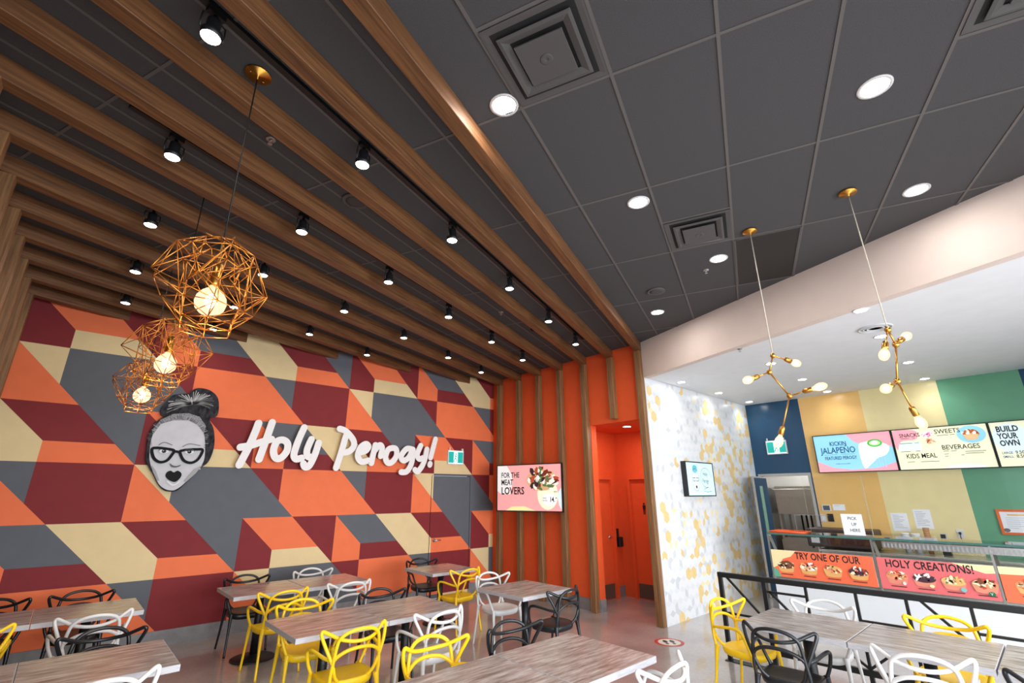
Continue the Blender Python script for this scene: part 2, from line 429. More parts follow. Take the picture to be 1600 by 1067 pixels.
# ---- orange wall and the washroom hallway behind it
OY0, OY1, OZ = YW + .06, 5.51, 3.06
b = MB()
b.box(XO, XO + .15, OY1, YM + .12, 0, ZC); b.box(XO, XO + .15, YW + .02, OY1, OZ, ZC)
struct(b.build('wall_right', M_orange))
HY, HXK = 6.02, 8.38
b = MB(); b.box(XO + .15, HXK + .1, HY, HY + .1, 0, OZ)
struct(b.build('wall_hallway_left', M_orange))
b = MB(); b.box(HXK, HXK + .1, YW + .12, HY, 0, OZ)
struct(b.build('wall_hallway_end', M_orange))
b = MB(); b.box(XO + .15, HXK + .1, YW + .06, HY + .1, OZ, OZ + .08)
struct(b.build('ceiling_hallway', M_orange))
b = MB()
b.box(XO - .016, XO - .0005, OY1, YM - .02, 0, .185); b.box(XO, XO + .15, OY1 - .014, OY1 - .0005, 0, .185)
b.box(8.13, HXK - .01, HY - .014, HY - .0005, 0, .19)
struct(b.build('baseboard_right', M_base))
def hall_door(name, axis, c0, c1, w, label):
    """flush orange door in a painted frame; axis 'x': on the wall along X, 'y': on the end wall"""
    def bx(b, u0, u1, d0, d1, z0, z1, mi=0):
        if axis == 'x': b.box(u0, u1, w - d1, w - d0, z0, z1, mi)
        else: b.box(w - d1, w - d0, u0, u1, z0, z1, mi)
    f = MB()
    bx(f, c0 - .055, c0, .001, .075, 0, 2.185); bx(f, c1, c1 + .055, .001, .075, 0, 2.185); bx(f, c0, c1, .001, .075, 2.13, 2.185)
    fr = struct(f.build(name, M_orange), label)
    l = MB(); bx(l, c0 + .004, c1 - .004, .002, .012, .01, 2.125); l.build('door_leaf', M_orange, fr)
    k = MB(); bx(k, c0 + .01, c1 - .01, .012, .016, .015, .26); k.build('kick_plate', mat('kick_plate_brown', srgb(92, 74, 66), .5, noise=.08, scale=12), fr)
    return fr
d2 = hall_door('door_2', 'x', 7.22, 8.05, HY, 'orange washroom door on the left of the hallway')
b = MB()
b.lathe([(.03, 0), (.03, .012), (.013, .016), (.013, .05)], (7.98, HY - .012, 1.07), (0, -1, 0), 14)
b.tube([(7.98, HY - .06, 1.07), (7.92, HY - .062, 1.07), (7.87, HY - .058, 1.068)], [.012, .01, .009], 8)
b.build('door_handle', M_steel, d2)
d3 = hall_door('door_3', 'y', 4.78, 5.70, HXK, 'orange washroom door at the end of the hallway')

# ---- tiled white wall: small rhombus tiles, white and grey with a scatter of gold
M_tw = mat('tile_white', srgb(229, 230, 232), .3, noise=.015, scale=3)
M_tl = mat('tile_pale_grey', srgb(222, 224, 227), .3, noise=.02, scale=3)
M_tg = mat('tile_grey', srgb(206, 209, 213), .3, noise=.03, scale=3)
M_ty = mat('tile_gold', srgb(228, 200, 142), .35, noise=.06, scale=9)
M_tp = mat('tile_pale_gold', srgb(240, 222, 180), .35, noise=.04, scale=9)
rng = random.Random(7)
b = MB(); HW = .168; HR = HW / math.sqrt(3)
x0, x1, z0, z1 = XO + .02, XK - .01, 0.0, ZS
def hexwall():
    row = 0; z = -HR
    while z < z1 + HR * 2:
        x = x0 - HW + (HW / 2 if row % 2 else 0)
        while x < x1 + HW:
            t = (x - x0) / (x1 - x0); h = z / z1
            cl = .9 * math.sin(x * 3.1 + z * 1.7) + math.sin(x * 1.3 - z * 2.9 + 2) + .8 * math.sin(x * 5.3 + z * 4.1)
            dens = 0.045 + .36 * max(0, t - .2) + .27 * max(0, .45 - h) * (1 - abs(t - .35)) + .06 * cl
            gold = rng.random() < dens
            V = [(x + HR * math.sin(math.pi / 3 * k), z + HR * math.cos(math.pi / 3 * k)) for k in range(6)]
            c = (x, z)
            for q, idx in enumerate(((0, 1, 2), (2, 3, 4), (4, 5, 0))):
                m = 3 if gold and rng.random() < .8 else (rng.choice((4, 4, 3)) if rng.random() < dens * .5 else (2 if rng.random() < .10 else (1 if q == 1 else 0)))
                p = [c] + [V[i] for i in idx]
                for n, d in (((1, 0), x1), ((-1, 0), -x0), ((0, 1), z1), ((0, -1), -z0)):
                    p = clip(p, n, d)
                    if len(p) < 3: break
                if len(p) >= 3:
                    ar = sum(p[k][0] * p[(k + 1) % len(p)][1] - p[(k + 1) % len(p)][0] * p[k][1] for k in range(len(p)))
                    b.poly([(u, YW - .002, v) for u, v in (p if ar > 0 else p[::-1])], m)
            x += HW
        z += HR * 1.5; row += 1
hexwall()
b.box(XO, XK + .1, YW, YW + .12, 0, ZS + .3, 0)
b.box(XO - .012, XO + .02, YW - .012, YW + .06, 0, ZS, 1)
struct(b.build('wall_tiled', [M_tw, M_tl, M_tg, M_ty, M_tp]))

# ---- fascia and kitchen soffit
b = MB()
p0 = Vector((fx(YW), YW)); p1 = Vector((fx(-5.0), -5.0)); d = (p1 - p0).normalized(); n = Vector((-d.y, d.x))
b.obox([tuple(p0), tuple(p1), tuple(p1 + n * .12), tuple(p0 + n * .12)] if n.x > 0 else [tuple(p1), tuple(p0), tuple(p0 - n * .12), tuple(p1 - n * .12)], ZS, ZC + .1)
struct(b.build('wall_fascia', M_fascia))
b = MB(); b.obox([tuple(p1 + n * .12), (XK + .1, -5.0), (XK + .1, YW), tuple(p0 + n * .12)], ZS, ZS + .06)
struct(b.build('ceiling_kitchen', M_soffit))

# ---- kitchen wall with broad painted bands and a steel-framed doorway
M_navy = mat('band_navy', srgb(20, 66, 98), .25, noise=.04, scale=5)
M_band1 = mat('band_amber', srgb(234, 190, 118), .25, noise=.03, scale=5)
M_band2 = mat('band_yellow', srgb(236, 221, 166), .25, noise=.03, scale=5)
M_band3 = mat('band_green', srgb(102, 162, 128), .25, noise=.03, scale=5)
b = MB(); KD0, KD1, KDZ = 3.29, 4.20, 2.20
for y0, y1, z0_, z1_, mi in ((-5, -.02, 0, ZS, 0), (-.02, 1.0, 0, ZS, 3), (1.0, 2.15, 0, ZS, 2), (2.15, 3.22, 0, ZS, 1), (3.22, KD0, 0, ZS, 0), (KD1, YW, 0, ZS, 0), (KD0, KD1, KDZ, ZS, 0)):
    b.box(XK, XK + .12, y0, y1, z0_, z1_, mi)
struct(b.build('wall_kitchen', [M_navy, M_band1, M_band2, M_band3]))
b = MB()
b.box(XK - .02, XK + .13, KD0 - .05, KD0, 0, KDZ + .05); b.box(XK - .02, XK + .13, KD1, KD1 + .05, 0, KDZ + .05); b.box(XK - .02, XK + .13, KD0, KD1, KDZ, KDZ + .05)
struct(b.build('trim_2', M_steel))
M_kw = mat('kitchen_white_board', srgb(236, 236, 234), .4, noise=.02, scale=4)
b = MB(); b.box(13.4, 13.5, 1.0, 5.6, 0, 3.2); b.box(XK + .12, 13.4, 5.5, 5.6, 0, 3.2); b.box(XK + .12, 13.4, 1.0, 1.1, 0, 3.2); b.box(XK + .12, 13.5, 1.0, 5.6, 3.2, 3.3)
for k in range(4): b.box(13.39, 13.4, 1.6 + k * 1.2, 1.615 + k * 1.2, 0, 3.2, 1)
struct(b.build('wall_backroom', [M_kw, M_steel]))
area('backroom_light', (12.3, 3.6, 3.15), (0, 0, -1), 1.0, .6, 38, (1, 1, .96))

# the staff door standing open against the tiled wall
t = thing('kitchen_door', 'navy swing door standing open beside the kitchen doorway', 'door', (XK - .025, 4.11, 0), R(4.5))
b = MB(); b.box(-.80, 0, -.018, .018, .01, 2.16); b.build('door_leaf', mat('door_navy', srgb(24, 70, 104), .55, noise=.04, scale=5, spec=.25), t)
b = MB(); b.box(-.81, -.80, -.02, .02, .005, 2.165); b.box(-.81, 0, -.02, .02, 2.16, 2.185); b.build('edge_trim', M_steel, t)
b = MB(); b.box(-.52, -.34, -.022, -.018, .95, 2.0); b.build('vision_strip', mat('door_strip_green', srgb(120, 176, 150), .2, noise=.1, scale=6), t)
# ================================================================== TIMBER SLATS
M_beam_, M_post_ = M_beam, M_post
BW = .115
NTH = ['first', 'second', 'third', 'fourth', 'fifth', 'sixth', 'seventh', 'eighth', 'ninth', 'tenth', 'eleventh', 'twelfth', 'thirteenth']
POSTY = [4.355, 4.94, 5.575, 6.19, 6.79, 7.39, 8.02]
for k in range(12):
    bl = -1.515 - .5665 * k; br = bl + BW
    q = [ab(-8, bl, 0), ab(-8, br, 0), ab(14, br, 0), ab(14, bl, 0)]; q = [(v.x, v.y) for v in q]
    ar = sum(q[i][0] * q[(i + 1) % 4][1] - q[(i + 1) % 4][0] * q[i][1] for i in range(4))
    if ar < 0: q = q[::-1]
    for n_, d_ in (((1, 0), XO), ((-1, 0), -XL), ((0, 1), YM), ((0, -1), 4.0)): q = clip(q, n_, d_)
    c = ab((q[0][0] + q[2][0]) / 2 * AD.x + (q[0][1] + q[2][1]) / 2 * AD.y, (bl + br) / 2, 0)
    loc = Vector((c.x, c.y, ZB))
    qq = []
    for x_, y_ in q:
        v = Vector((x_, y_, 0)) - Vector((c.x, c.y, 0)); qq.append((v.dot(AD), v.dot(-BD)))
    b = MB(); b.obox(qq, 0, ZC - ZB - .001)
    o = bevel(b.build('ceiling_beam', M_beam), .004, 1); o.location = loc; o.rotation_euler = (0, 0, TH)
    if k < 7: end = 'ending at the orange slatted wall'
    else: end = 'dying into the mural wall'
    lab = ('outermost wood ceiling beam, bordering the grey ceiling tiles' if k == 0 else
           'shortest wood ceiling beam, in the far corner above the mural' if k == 11 else
           '%s wood ceiling beam counted from the grey ceiling tiles, %s' % (NTH[k], end))
    tag(o, lab, 'beam', 'wood beams slanting across the ceiling')
    # posts that carry the beam down the orange wall and the left wall
    if k < 7:
        y = POSTY[k]; z0_ = OZ + .05 if k == 1 else 0.0
        b = MB(); b.box(-.1, -.001, -BW / 2, BW / 2, 0, ZB - z0_)
        o = bevel(b.build('wall_post', M_post, loc=(XO, y, z0_)), .004, 1)
        tag(o, ['wood post between the hallway opening and the tiled wall', 'short wood post hanging above the hallway opening',
                'wood post at the left jamb of the hallway opening', 'wood post just left of the hallway post, right of the screen',
                'wood post behind the middle of the wall screen', 'wood post behind the left part of the wall screen',
                'wood post in the corner beside the mural'][k], 'post', 'wood posts on the orange wall')
    if k >= 3:
        y = (XL + .05) * math.tan(TH) - (bl + br) / 2 / math.cos(TH)
        b = MB(); b.box(0.001, .1, -BW / 2, BW / 2, 0, ZB)
        o = bevel(b.build('wall_post', M_post, loc=(XL, min(y, YM - .08), 0)), .004, 1)
        tag(o, 'wood post on the left wall under the %s beam from the ceiling tiles' % NTH[k], 'post', 'wood posts on the left wall')

# ================================================================== LIGHT FITTINGS
# ceiling downlights
def downlight(x, y, z, r, label, group, power, lens, col, par_name='downlight'):
    t = thing(par_name, label, 'ceiling light', (x, y, z), 0, group)
    b = MB(); b.lathe([(r * 1.28, 0), (r * 1.26, -.006), (r * 1.02, -.007), (r, -.002)], seg=28); tr_ = b.build('trim_ring', M_white, t)
    b = MB(); b.lathe([(1e-5, -.0045), (r * 1.01, -.0045)], seg=28, smooth=False); b.build('lens', lens, tr_)
    if power: area('lamp', (0, 0, -.012), (0, 0, -1), r * 1.6, 0, power, col, t, 'DISK', 125 if z == ZS else 180)
    return t
DL = [((1.66, 1.90), 'recessed ceiling light beside the wood beam and large square vent'), ((3.34, .19), 'recessed ceiling light nearest the top right vent'),
      ((3.29, 1.93), 'recessed ceiling light between the two square vents'), ((4.93, .22), 'recessed ceiling light nearest the right end of the fascia'),
      ((4.87, 1.94), 'recessed ceiling light between the small vent and the dark grille'), ((5.81, 3.28), 'recessed ceiling light beside the round speaker, farthest along')]
for (x, y), lab in DL:
    downlight(x * 1.01, y * 1.01, ZC, .078, lab, 'recessed lights in the dark ceiling', 9, M_lenscool, (1, .96, .90))
k_ = 3.72 - 1.86
SL = [((5.93, .97), 'soffit light nearest the fascia, left of the hanging bulb fixture'), ((7.63, 3.99), 'soffit light along the tiled wall, nearest the hallway post'),
      ((9.05, 3.99), 'middle soffit light along the tiled wall'), ((10.46, 3.99), 'soffit light in the corner over the kitchen doorway'),
      ((9.02, 2.51), 'soffit light over the counter, behind the left bulb fixture'), ((10.5, 2.54), 'soffit light beside the amber wall band'),
      ((7.18, 1.04), 'soffit light behind the hub of the right bulb fixture'),
      ((8.99, 1.06), 'soffit light to the right of the right bulb fixture'), ((10.55, 1.09), 'soffit light beside the yellow and green wall bands'),
      ((7.5, 2.46), 'soffit light behind the stem of the left bulb fixture')]
for (x, y), lab in SL:
    downlight(x * 1.012, y * 1.012, ZS, .062, lab, 'recessed lights in the white kitchen soffit', 2.4, M_lenscool, (.95, .98, 1))
downlight(7.56, 5.14, OZ, .07, 'recessed light in the orange hallway ceiling', None, 10, M_lens, (1, .93, .85))

# track lighting: black tracks with cylinder spots
def make_spot():
    t = thing('track_spotlight', 'x', 'spotlight')
    b = MB(); b.box(-.045, .045, -.018, .018, -.035, 0); b.lathe([(.012, -0.03045), (.012, -0.06525)], seg=10); b.build('track_adapter', M_blkmetal, t)
    b = MB(); b.lathe([(1e-5, -0.0609), (.028, -0.0609), (.034, -0.0696), (.034, -0.1305), (.052, -0.1496), (.052, -0.1844), (.048, -0.1844), (.045, -0.174)], seg=20); lh = b.build('lamp_housing', M_blkmetal, t)
    b = MB()
    for s in (-1, 1): b.tube([(s * .060, 0, -0.06525), (s * .064, 0, -0.1131), (s * .060, 0, -0.1653)], .005, 6)
    b.tube([(-.060, 0, -0.06525), (0, 0, -0.05394), (.060, 0, -0.06525)], .005, 6); b.build('cage_bracket', M_blkmetal, t)
    b = MB(); b.lathe([(1e-5, -0.1931), (.025, -0.1923), (.044, -0.1862), (.048, -0.1783)], seg=20); b.build('lens', M_lens, lh)
    area('lamp', (0, 0, -0.2001), (0, 0, -1), .06, 0, 3.4, (1, .87, .72), t, 'DISK')
    return t
TRB = [(-2.245, -1.6, 7.35), (-3.405, 1.15, 7.75), (-4.52, 1.7, 8.25), (-5.68, 2.2, 6.3), (-6.76, 2.7, 4.4)]
SPX = [.08, 1.13, 2.25, 3.40, 4.55, 5.65]
TN = ['first', 'second', 'third', 'fourth', 'fifth']
SPN = ['first', 'second', 'third', 'fourth', 'fifth', 'sixth']
spot0 = None
for i, (bt, a0, a1) in enumerate(TRB):
    L = a1 - a0; b = MB(); b.box(-L / 2, L / 2, -.02, .02, -.03, -.001)
    c = ab((a0 + a1) / 2, bt, ZC); o = b.build('light_track', M_blkmetal, loc=c); o.rotation_euler = (0, 0, TH)
    tag(o, 'black lighting track, %s counted from the grey ceiling tiles' % TN[i], 'track', 'black lighting tracks between the beams')
    for j, sx in enumerate(SPX):
        a = (sx + .3733 * -bt * 0) ; a = (sx - bt * BD.x) / AD.x
        if a > a1 - .03 or a < a0: continue
        P = ab(a, bt, ZC - .028)
        lab = 'black spotlight, %s from the left on the %s lighting track from the ceiling tiles' % (SPN[j], TN[i])
        if spot0 is None:
            spot0 = make_spot(); spot0.location = P; spot0['label'] = lab; spot0['group'] = 'black track spotlights'; spot0.rotation_euler = (0, 0, TH)
        else: copy_thing(spot0, P, TH, lab)

# faceted wire cage pendants
def make_cage():
    t = thing('cage_pendant_lamp', 'x', 'pendant lamp')
    rg = random.Random(3); RX = .295
    def ring(n, r, z, ph, jr, jz): return [Vector(((r + rg.uniform(-jr, jr)) * math.cos(2 * math.pi * (i + ph) / n), (r + rg.uniform(-jr, jr)) * math.sin(2 * math.pi * (i + ph) / n), z + rg.uniform(-jz, jz))) for i in range(n)]
    n = 8
    r0 = ring(n, .085, .258, 0, .02, .006); r1 = ring(n, .205, .175, .5, .018, .03); r2 = ring(n, .268, .0, 0, .03, .05)
    r2[0] = Vector((.315, 0, .045)); r2[4] = Vector((-.315, .02, -.03)); r2[2] = Vector((.02, .31, .0)); r2[6] = Vector((-.02, -.312, .03))
    r3 = ring(n, .212, -.155, .5, .018, .02); r4 = ring(6, .135, -.235, 0, 0, 0); r5 = [v + Vector((0, 0, -.045)) for v in r4]
    E = []
    for A in (r0, r1, r3, r4, r5): E += [(A[i], A[(i + 1) % len(A)]) for i in range(len(A))]
    for A, B in ((r0, r1), (r1, r2), (r2, r3)):
        for i in range(n): E += [(A[i], B[i]), (A[i], B[(i + (-1 if A is r0 else 1)) % n])]
    for i in range(n): E += [(r3[i], r4[i * 6 // n]), (r3[i], r4[(i * 6 // n + 1) % 6])]
    E += [(r4[i], r5[i]) for i in range(6)]
    # inner, deeper facets
    q1 = ring(6, .15, .10, .25, .03, .05); q2 = ring(6, .185, -.06, .1, .03, .05); q3 = ring(6, .12, .02, .6, .02, .06)
    for i in range(6):
        j = i * 8 // 6
        E += [(q1[i], q1[(i + 1) % 6]), (q1[i], r1[j]), (q1[i], r0[j]), (q1[i], q2[i]), (q2[i], r3[j]), (q2[i], r2[(j + 1) % 8]), (q1[i], r2[j]), (q2[i], r4[i]), (q3[i], r1[(j + 3) % 8]), (q3[i], q2[(i + 1) % 6]), (q2[i], r1[(j + 1) % 8])]
    E = [(Vector((p.x * .94, p.y * .94, p.z * .94)), Vector((q.x * .94, q.y * .94, q.z * .94))) for p, q in E]
    b = MB()
    for p, q in E: b.tube([p, q], .0027, 5)
    b.build('wire_cage', M_goldwire, t)
    b = MB(); b.lathe([(.006, .26), (.006, .12), (.024, .118), (.026, .0), (.022, -.012)], seg=16)
    for k in range(4): b.tube([r0[k * 2], (0, 0, .262)], .0035, 5)
    so = b.build('socket', M_gold, t)
    b = MB(); b.lathe([(1e-5, -.05), (.022, -.07), (.03, -.10), (.02, -.125), (1e-5, -.14)], seg=14); b.build('filament', M_filament, so)
    b = MB(); b.lathe([(.018, -.005), (.022, -.022), (.05, -.045), (.069, -.075), (.074, -.105), (.066, -.14), (.042, -.165), (.015, -.176), (1e-5, -.177)], seg=24); b.build('bulb', M_bulb, so)
    b = MB(); b.tube([(0, 0, .26), (0, 0, 1.42)], .0045, 6); b.build('cord', M_cord, t)
    b = MB(); b.lathe([(.002, 1.445), (.07, 1.445), (.075, 1.439), (.075, 1.432), (.006, 1.428), (.004, 1.40)], seg=28)
    for s in (-1, 1): b.lathe([(.007, 1.43), (.006, 1.423), (.001, 1.422)], (s * .045, .01, 0), seg=8)
    b.build('canopy', M_gold, t)
    area('lamp', (0, 0, -.19), (0, 0, -1), .08, 0, 3, (1, .72, .42), t, 'DISK')
    return t
CZ = ZC - 1.446
cg = make_cage(); cg.location = (.365, 2.762, CZ); cg.rotation_euler = (0, 0, .4)
cg['label'] = 'gold wire cage pendant, nearest and largest of the three'; cg['group'] = 'gold wire cage pendants'
copy_thing(cg, (.375, 4.393, CZ), 1.5, 'gold wire cage pendant, middle of the three')
copy_thing(cg, (.38, 6.007, CZ), 2.6, 'gold wire cage pendant, farthest and smallest, beside the face cutout')

# branching brass fixtures with bare bulbs
MOL_A={'h1': (4.595, 1.478, 3.069), 's1': (4.78, 1.422, 3.051), 'b1': (4.938, 1.367, 3.022), 'h2': (4.557, 1.519, 2.914), 's2': (4.375, 1.571, 2.849), 'b2': (4.249, 1.621, 2.803), 'h3': (4.701, 1.435, 2.699), 's3': (4.695, 1.293, 2.723), 'b3': (4.703, 1.18, 2.743), 's4': (4.654, 1.531, 2.403), 'b4': (4.647, 1.569, 2.309)}
MOL_B={'h1': (4.574, 0.609, 3.088), 's1': (4.423, 0.626, 2.94), 'b1': (4.358, 0.639, 2.847), 'h2': (4.63, 0.592, 2.973), 's2': (4.742, 0.573, 3.027), 'b2': (4.859, 0.533, 3.084), 'h3': (4.59, 0.636, 2.678), 's3': (4.424, 0.655, 2.623), 'b3': (4.312, 0.674, 2.586), 's4': (4.653, 0.597, 2.459), 'b4': (4.711, 0.577, 2.364)}
def branch_lamp(cx, cy, D, hubs, socks, label):
    t = thing('branching_pendant_lamp', label, 'pendant lamp', (cx, cy, ZC), 0, 'branching brass pendants')
    o = Vector((cx, cy, ZC)); P = {k: Vector(v) - o for k, v in D.items()}
    b = MB(); b.lathe([(.002, -.001), (.065, -.001), (.068, -.008), (.066, -.022), (.012, -.028), (.008, -.05)], seg=28); b.build('canopy', M_gold, t)
    b = MB(); b.tube([(0, 0, -.04), P['h1']], .005, 6); b.build('cord', M_cordw, t)
    b = MB()
    for u, v in hubs: b.tube([P[u], P[v]], .0075, 8)
    for u, v in socks: b.tube([P[u], P[v]], .0065, 8)
    b.build('arm', M_gold, t)
    for h in ('h1', 'h2', 'h3'):
        b = MB(); b.lathe([(1e-5, -.022), (.018, -.018), (.024, 0), (.018, .018), (1e-5, .022)], P[h], (.3, .2, .9), 14); b.build('joint', M_gold, t)
    for i, (u, v) in enumerate(socks):
        e = P['b' + v[1]]; ax = (e - P[v]).normalized()
        b = MB(); b.lathe([(.01, -.03), (.02, -.02), (.022, .0), (.022, .045), (.018, .05)], P[v], ax, 14); s = b.build('socket', M_gold, t)
        c0 = P[v] + ax * .045
        b = MB(); b.lathe([(.014, 0), (.018, .015), (.033, .05), (.036, .075), (.028, .105), (.012, .122), (1e-5, .125)], c0, ax, 16); b.build('bulb', M_bulb, s)
        b = MB(); b.lathe([(1e-5, .02), (.014, .035), (.021, .065), (.014, .092), (1e-5, .105)], c0, ax, 10); b.build('filament', M_filament, s)
    return t
branch_lamp(4.575, 1.476, MOL_A, [('h1', 'h2'), ('h2', 'h3')], [('h1', 's1'), ('h2', 's2'), ('h3', 's3'), ('h3', 's4')], 'brass branching pendant with bare bulbs, left one of the pair')
branch_lamp(4.553, .632, MOL_B, [('h1', 'h2'), ('h2', 'h3')], [('h1', 's1'), ('h2', 's2'), ('h3', 's3'), ('h3', 's4')], 'brass branching pendant with bare bulbs, right one of the pair')

# ================================================================== CEILING FITTINGS
def vent(a, bb, label):
    t = thing('air_vent', label, 'vent', ab(a, bb, ZC), TH, 'square ceiling air vents')
    b = MB(); b.box(-.298, .298, -.298, .298, -.008, -.006); b.build('backing', M_ventdark, t)
    def fr(b, s0, s1, z0_, z1_, m=0):
        # sloping square ring from half-size s0 (at z0) to s1 (at z1)
        for i in range(4):
            c = [(-1, -1), (1, -1), (1, 1), (-1, 1)]; p, q = c[i], c[(i + 1) % 4]
            b.poly([(p[0] * s0, p[1] * s0, z0_), (q[0] * s0, q[1] * s0, z0_), (q[0] * s1, q[1] * s1, z1_), (p[0] * s1, p[1] * s1, z1_)], m)
            b.poly([(p[0] * s0, p[1] * s0, z0_ + .004), (p[0] * s1, p[1] * s1, z1_ + .004), (q[0] * s1, q[1] * s1, z1_ + .004), (q[0] * s0, q[1] * s0, z0_ + .004)], m)
    b = MB(); fr(b, .300, .285, -.012, -.012); fr(b, .285, .255, -.012, -.0085); b.build('frame', M_vent, t)
    b = MB(); fr(b, .225, .205, -.030, -.034); fr(b, .205, .165, -.034, -.02); b.build('louvre', M_vent, t)
    b = MB(); b.box(-.148, .148, -.148, .148, -.046, -.036); b.lathe([(.04, -.0462), (.036, -.05), (.012, -.05), (.010, -.046)], seg=18); bevel(b.build('centre_plate', M_vent, t), .004, 2)
    return t
vent(2.03, -.747, 'large square ceiling vent beside the bright ceiling light')
vent(4.575, -.121, 'smaller looking square ceiling vent above the left brass pendant')
vent(2.665, 1.74, 'square ceiling vent cut off at the top right corner')
# return-air grille
t = thing('air_grille', 'dark perforated return air grille against the pale fascia', 'vent', ab(5.535, .497, ZC), TH)
b = MB(); b.box(-.615, .615, -.292, .292, -.008, -.006)
b.build('perforated_plate', mat('grille_black', srgb(40, 36, 33), .7, noise=.4, scale=260), t)
b = MB()
for s in (-1, 1): b.box(-.622, .622, s * .30 - .009, s * .30 + .009, -.012, -.004); b.box(s * .617 - .009, s * .617 + .009, -.3, .3, -.012, -.004)
b.build('frame', M_vent, t)
def speaker(x, y, label):
    t = thing('ceiling_speaker', label, 'speaker', (x, y, ZC), 0, 'round ceiling speakers')
    b = MB(); b.lathe([(.115, -.001), (.115, -.012), (.105, -.018), (.1, -.016)], seg=30); b.build('rim', M_vent, t)
    b = MB(); b.lathe([(.1, -.014), (.05, -.020), (1e-5, -.021)], seg=30); b.build('grille_cover', mat('speaker_mesh', srgb(74, 72, 72), .7, noise=.3, scale=300), t)
speaker(5.18, 2.91, 'round grey ceiling speaker among the tiles near the fascia')
speaker(1.40, 3.63, 'round grey ceiling speaker between wood beams')
def sprinkler(x, y, z, label):
    t = thing('fire_sprinkler', label, 'sprinkler', (x, y, z), 0, 'ceiling fire sprinklers')
    b = MB(); b.lathe([(.034, -.001), (.034, -.004), (.026, -.008), (.022, -.003)], seg=20); b.build('escutcheon', M_steel, t)
    b = MB(); b.lathe([(.008, -.002), (.008, -.02)], seg=10); b.tube([(-.012, 0, -.012), (-.012, 0, -.035), (0, 0, -.04), (.012, 0, -.035), (.012, 0, -.012)], .0025, 6)
    b.lathe([(.016, -.041), (.016, -.043)], seg=12); b.build('sprinkler_head', M_steel, t)
sprinkler(.60, 3.32, ZC, 'chrome sprinkler head beside the nearest cage pendant cord')
sprinkler(5.09, 2.19, ZC, 'sprinkler head among the ceiling tiles beside a recessed light')
sprinkler(4.16, 4.82, ZC, 'sprinkler head between wood beams over the far tables')
sprinkler(6.46, 2.48, ZS, 'sprinkler head in the white soffit near the fascia')
t = thing('smoke_detector', 'dark round smoke detector between wood beams', 'detector', (5.01, 5.0, ZC))
b = MB(); b.lathe([(.06, -.001), (.06, -.02), (.05, -.04), (1e-5, -.045)], seg=24); b.build('detector_body', M_ventdark, t)
b = MB(); b.lathe([(.064, -.001), (.064, -.006), (.06, -.007)], seg=24); b.build('mounting_ring', M_vent, t)

t = thing('round_air_diffuser', 'round slotted air diffuser in the white soffit behind the right bulb fixture', 'vent', (6.82, 1.02, ZS))
b = MB()
for r_ in (.17, .13, .09): b.lathe([(r_, -.001), (r_ + .004, -.012), (r_ - .018, -.016), (r_ - .02, -.004)], seg=32)
b.build('rings', mat('diffuser_white', srgb(214, 216, 218), .5, noise=.02, scale=9), t)
b = MB(); b.lathe([(1e-5, -.002), (.165, -.002)], seg=32, smooth=False); b.build('backing', M_ventdark, t)
# ================================================================== WALL PIECES
SIGN={
  'H':[[(2.04, 2.939), (2.007, 2.774), (1.951, 2.551), (1.869, 2.298)], [(2.236, 2.97), (2.19, 2.714), (2.128, 2.391)], [(1.843, 2.557), (1.967, 2.588), (2.139, 2.66), (2.262, 2.706)]],
  'o':[[(2.443, 2.706), (2.35, 2.675), (2.317, 2.535), (2.362, 2.426), (2.439, 2.422), (2.517, 2.528), (2.518, 2.648), (2.443, 2.706)]],
  'l':[[(2.742, 2.932), (2.679, 2.723), (2.637, 2.502), (2.676, 2.42), (2.767, 2.439)]],
  'y':[[(2.883, 2.75), (2.835, 2.577), (2.859, 2.469), (2.933, 2.462)], [(3.01, 2.698), (2.969, 2.493), (2.903, 2.322), (2.837, 2.299), (2.807, 2.349)]],
  'P':[[(3.469, 2.847), (3.415, 2.555), (3.358, 2.303)], [(3.346, 2.962), (3.467, 2.925), (3.611, 2.787), (3.629, 2.671), (3.55, 2.584), (3.443, 2.562)]],
  'e':[[(3.734, 2.577), (3.858, 2.612), (3.912, 2.694), (3.849, 2.733), (3.756, 2.657), (3.726, 2.516), (3.804, 2.422), (3.923, 2.447)]],
  'r':[[(4.043, 2.725), (4.017, 2.572), (3.995, 2.407)], [(4.022, 2.609), (4.122, 2.73), (4.181, 2.681), (4.165, 2.537)]],
  'o2':[[(4.413, 2.695), (4.307, 2.66), (4.263, 2.527), (4.31, 2.428), (4.401, 2.437), (4.485, 2.552), (4.476, 2.663), (4.413, 2.695)]],
  'g':[[(4.832, 2.689), (4.692, 2.696), (4.585, 2.557), (4.639, 2.476), (4.745, 2.534), (4.832, 2.689), (4.821, 2.448), (4.729, 2.282), (4.608, 2.265)]],
  'y2':[[(4.998, 2.775), (4.931, 2.603), (4.986, 2.521), (5.078, 2.549)], [(5.142, 2.713), (5.088, 2.458), (4.973, 2.289), (4.901, 2.314)]],
  '!':[[(5.332, 2.923), (5.24, 2.557)], [(5.232, 2.44), (5.23, 2.418)]],
}
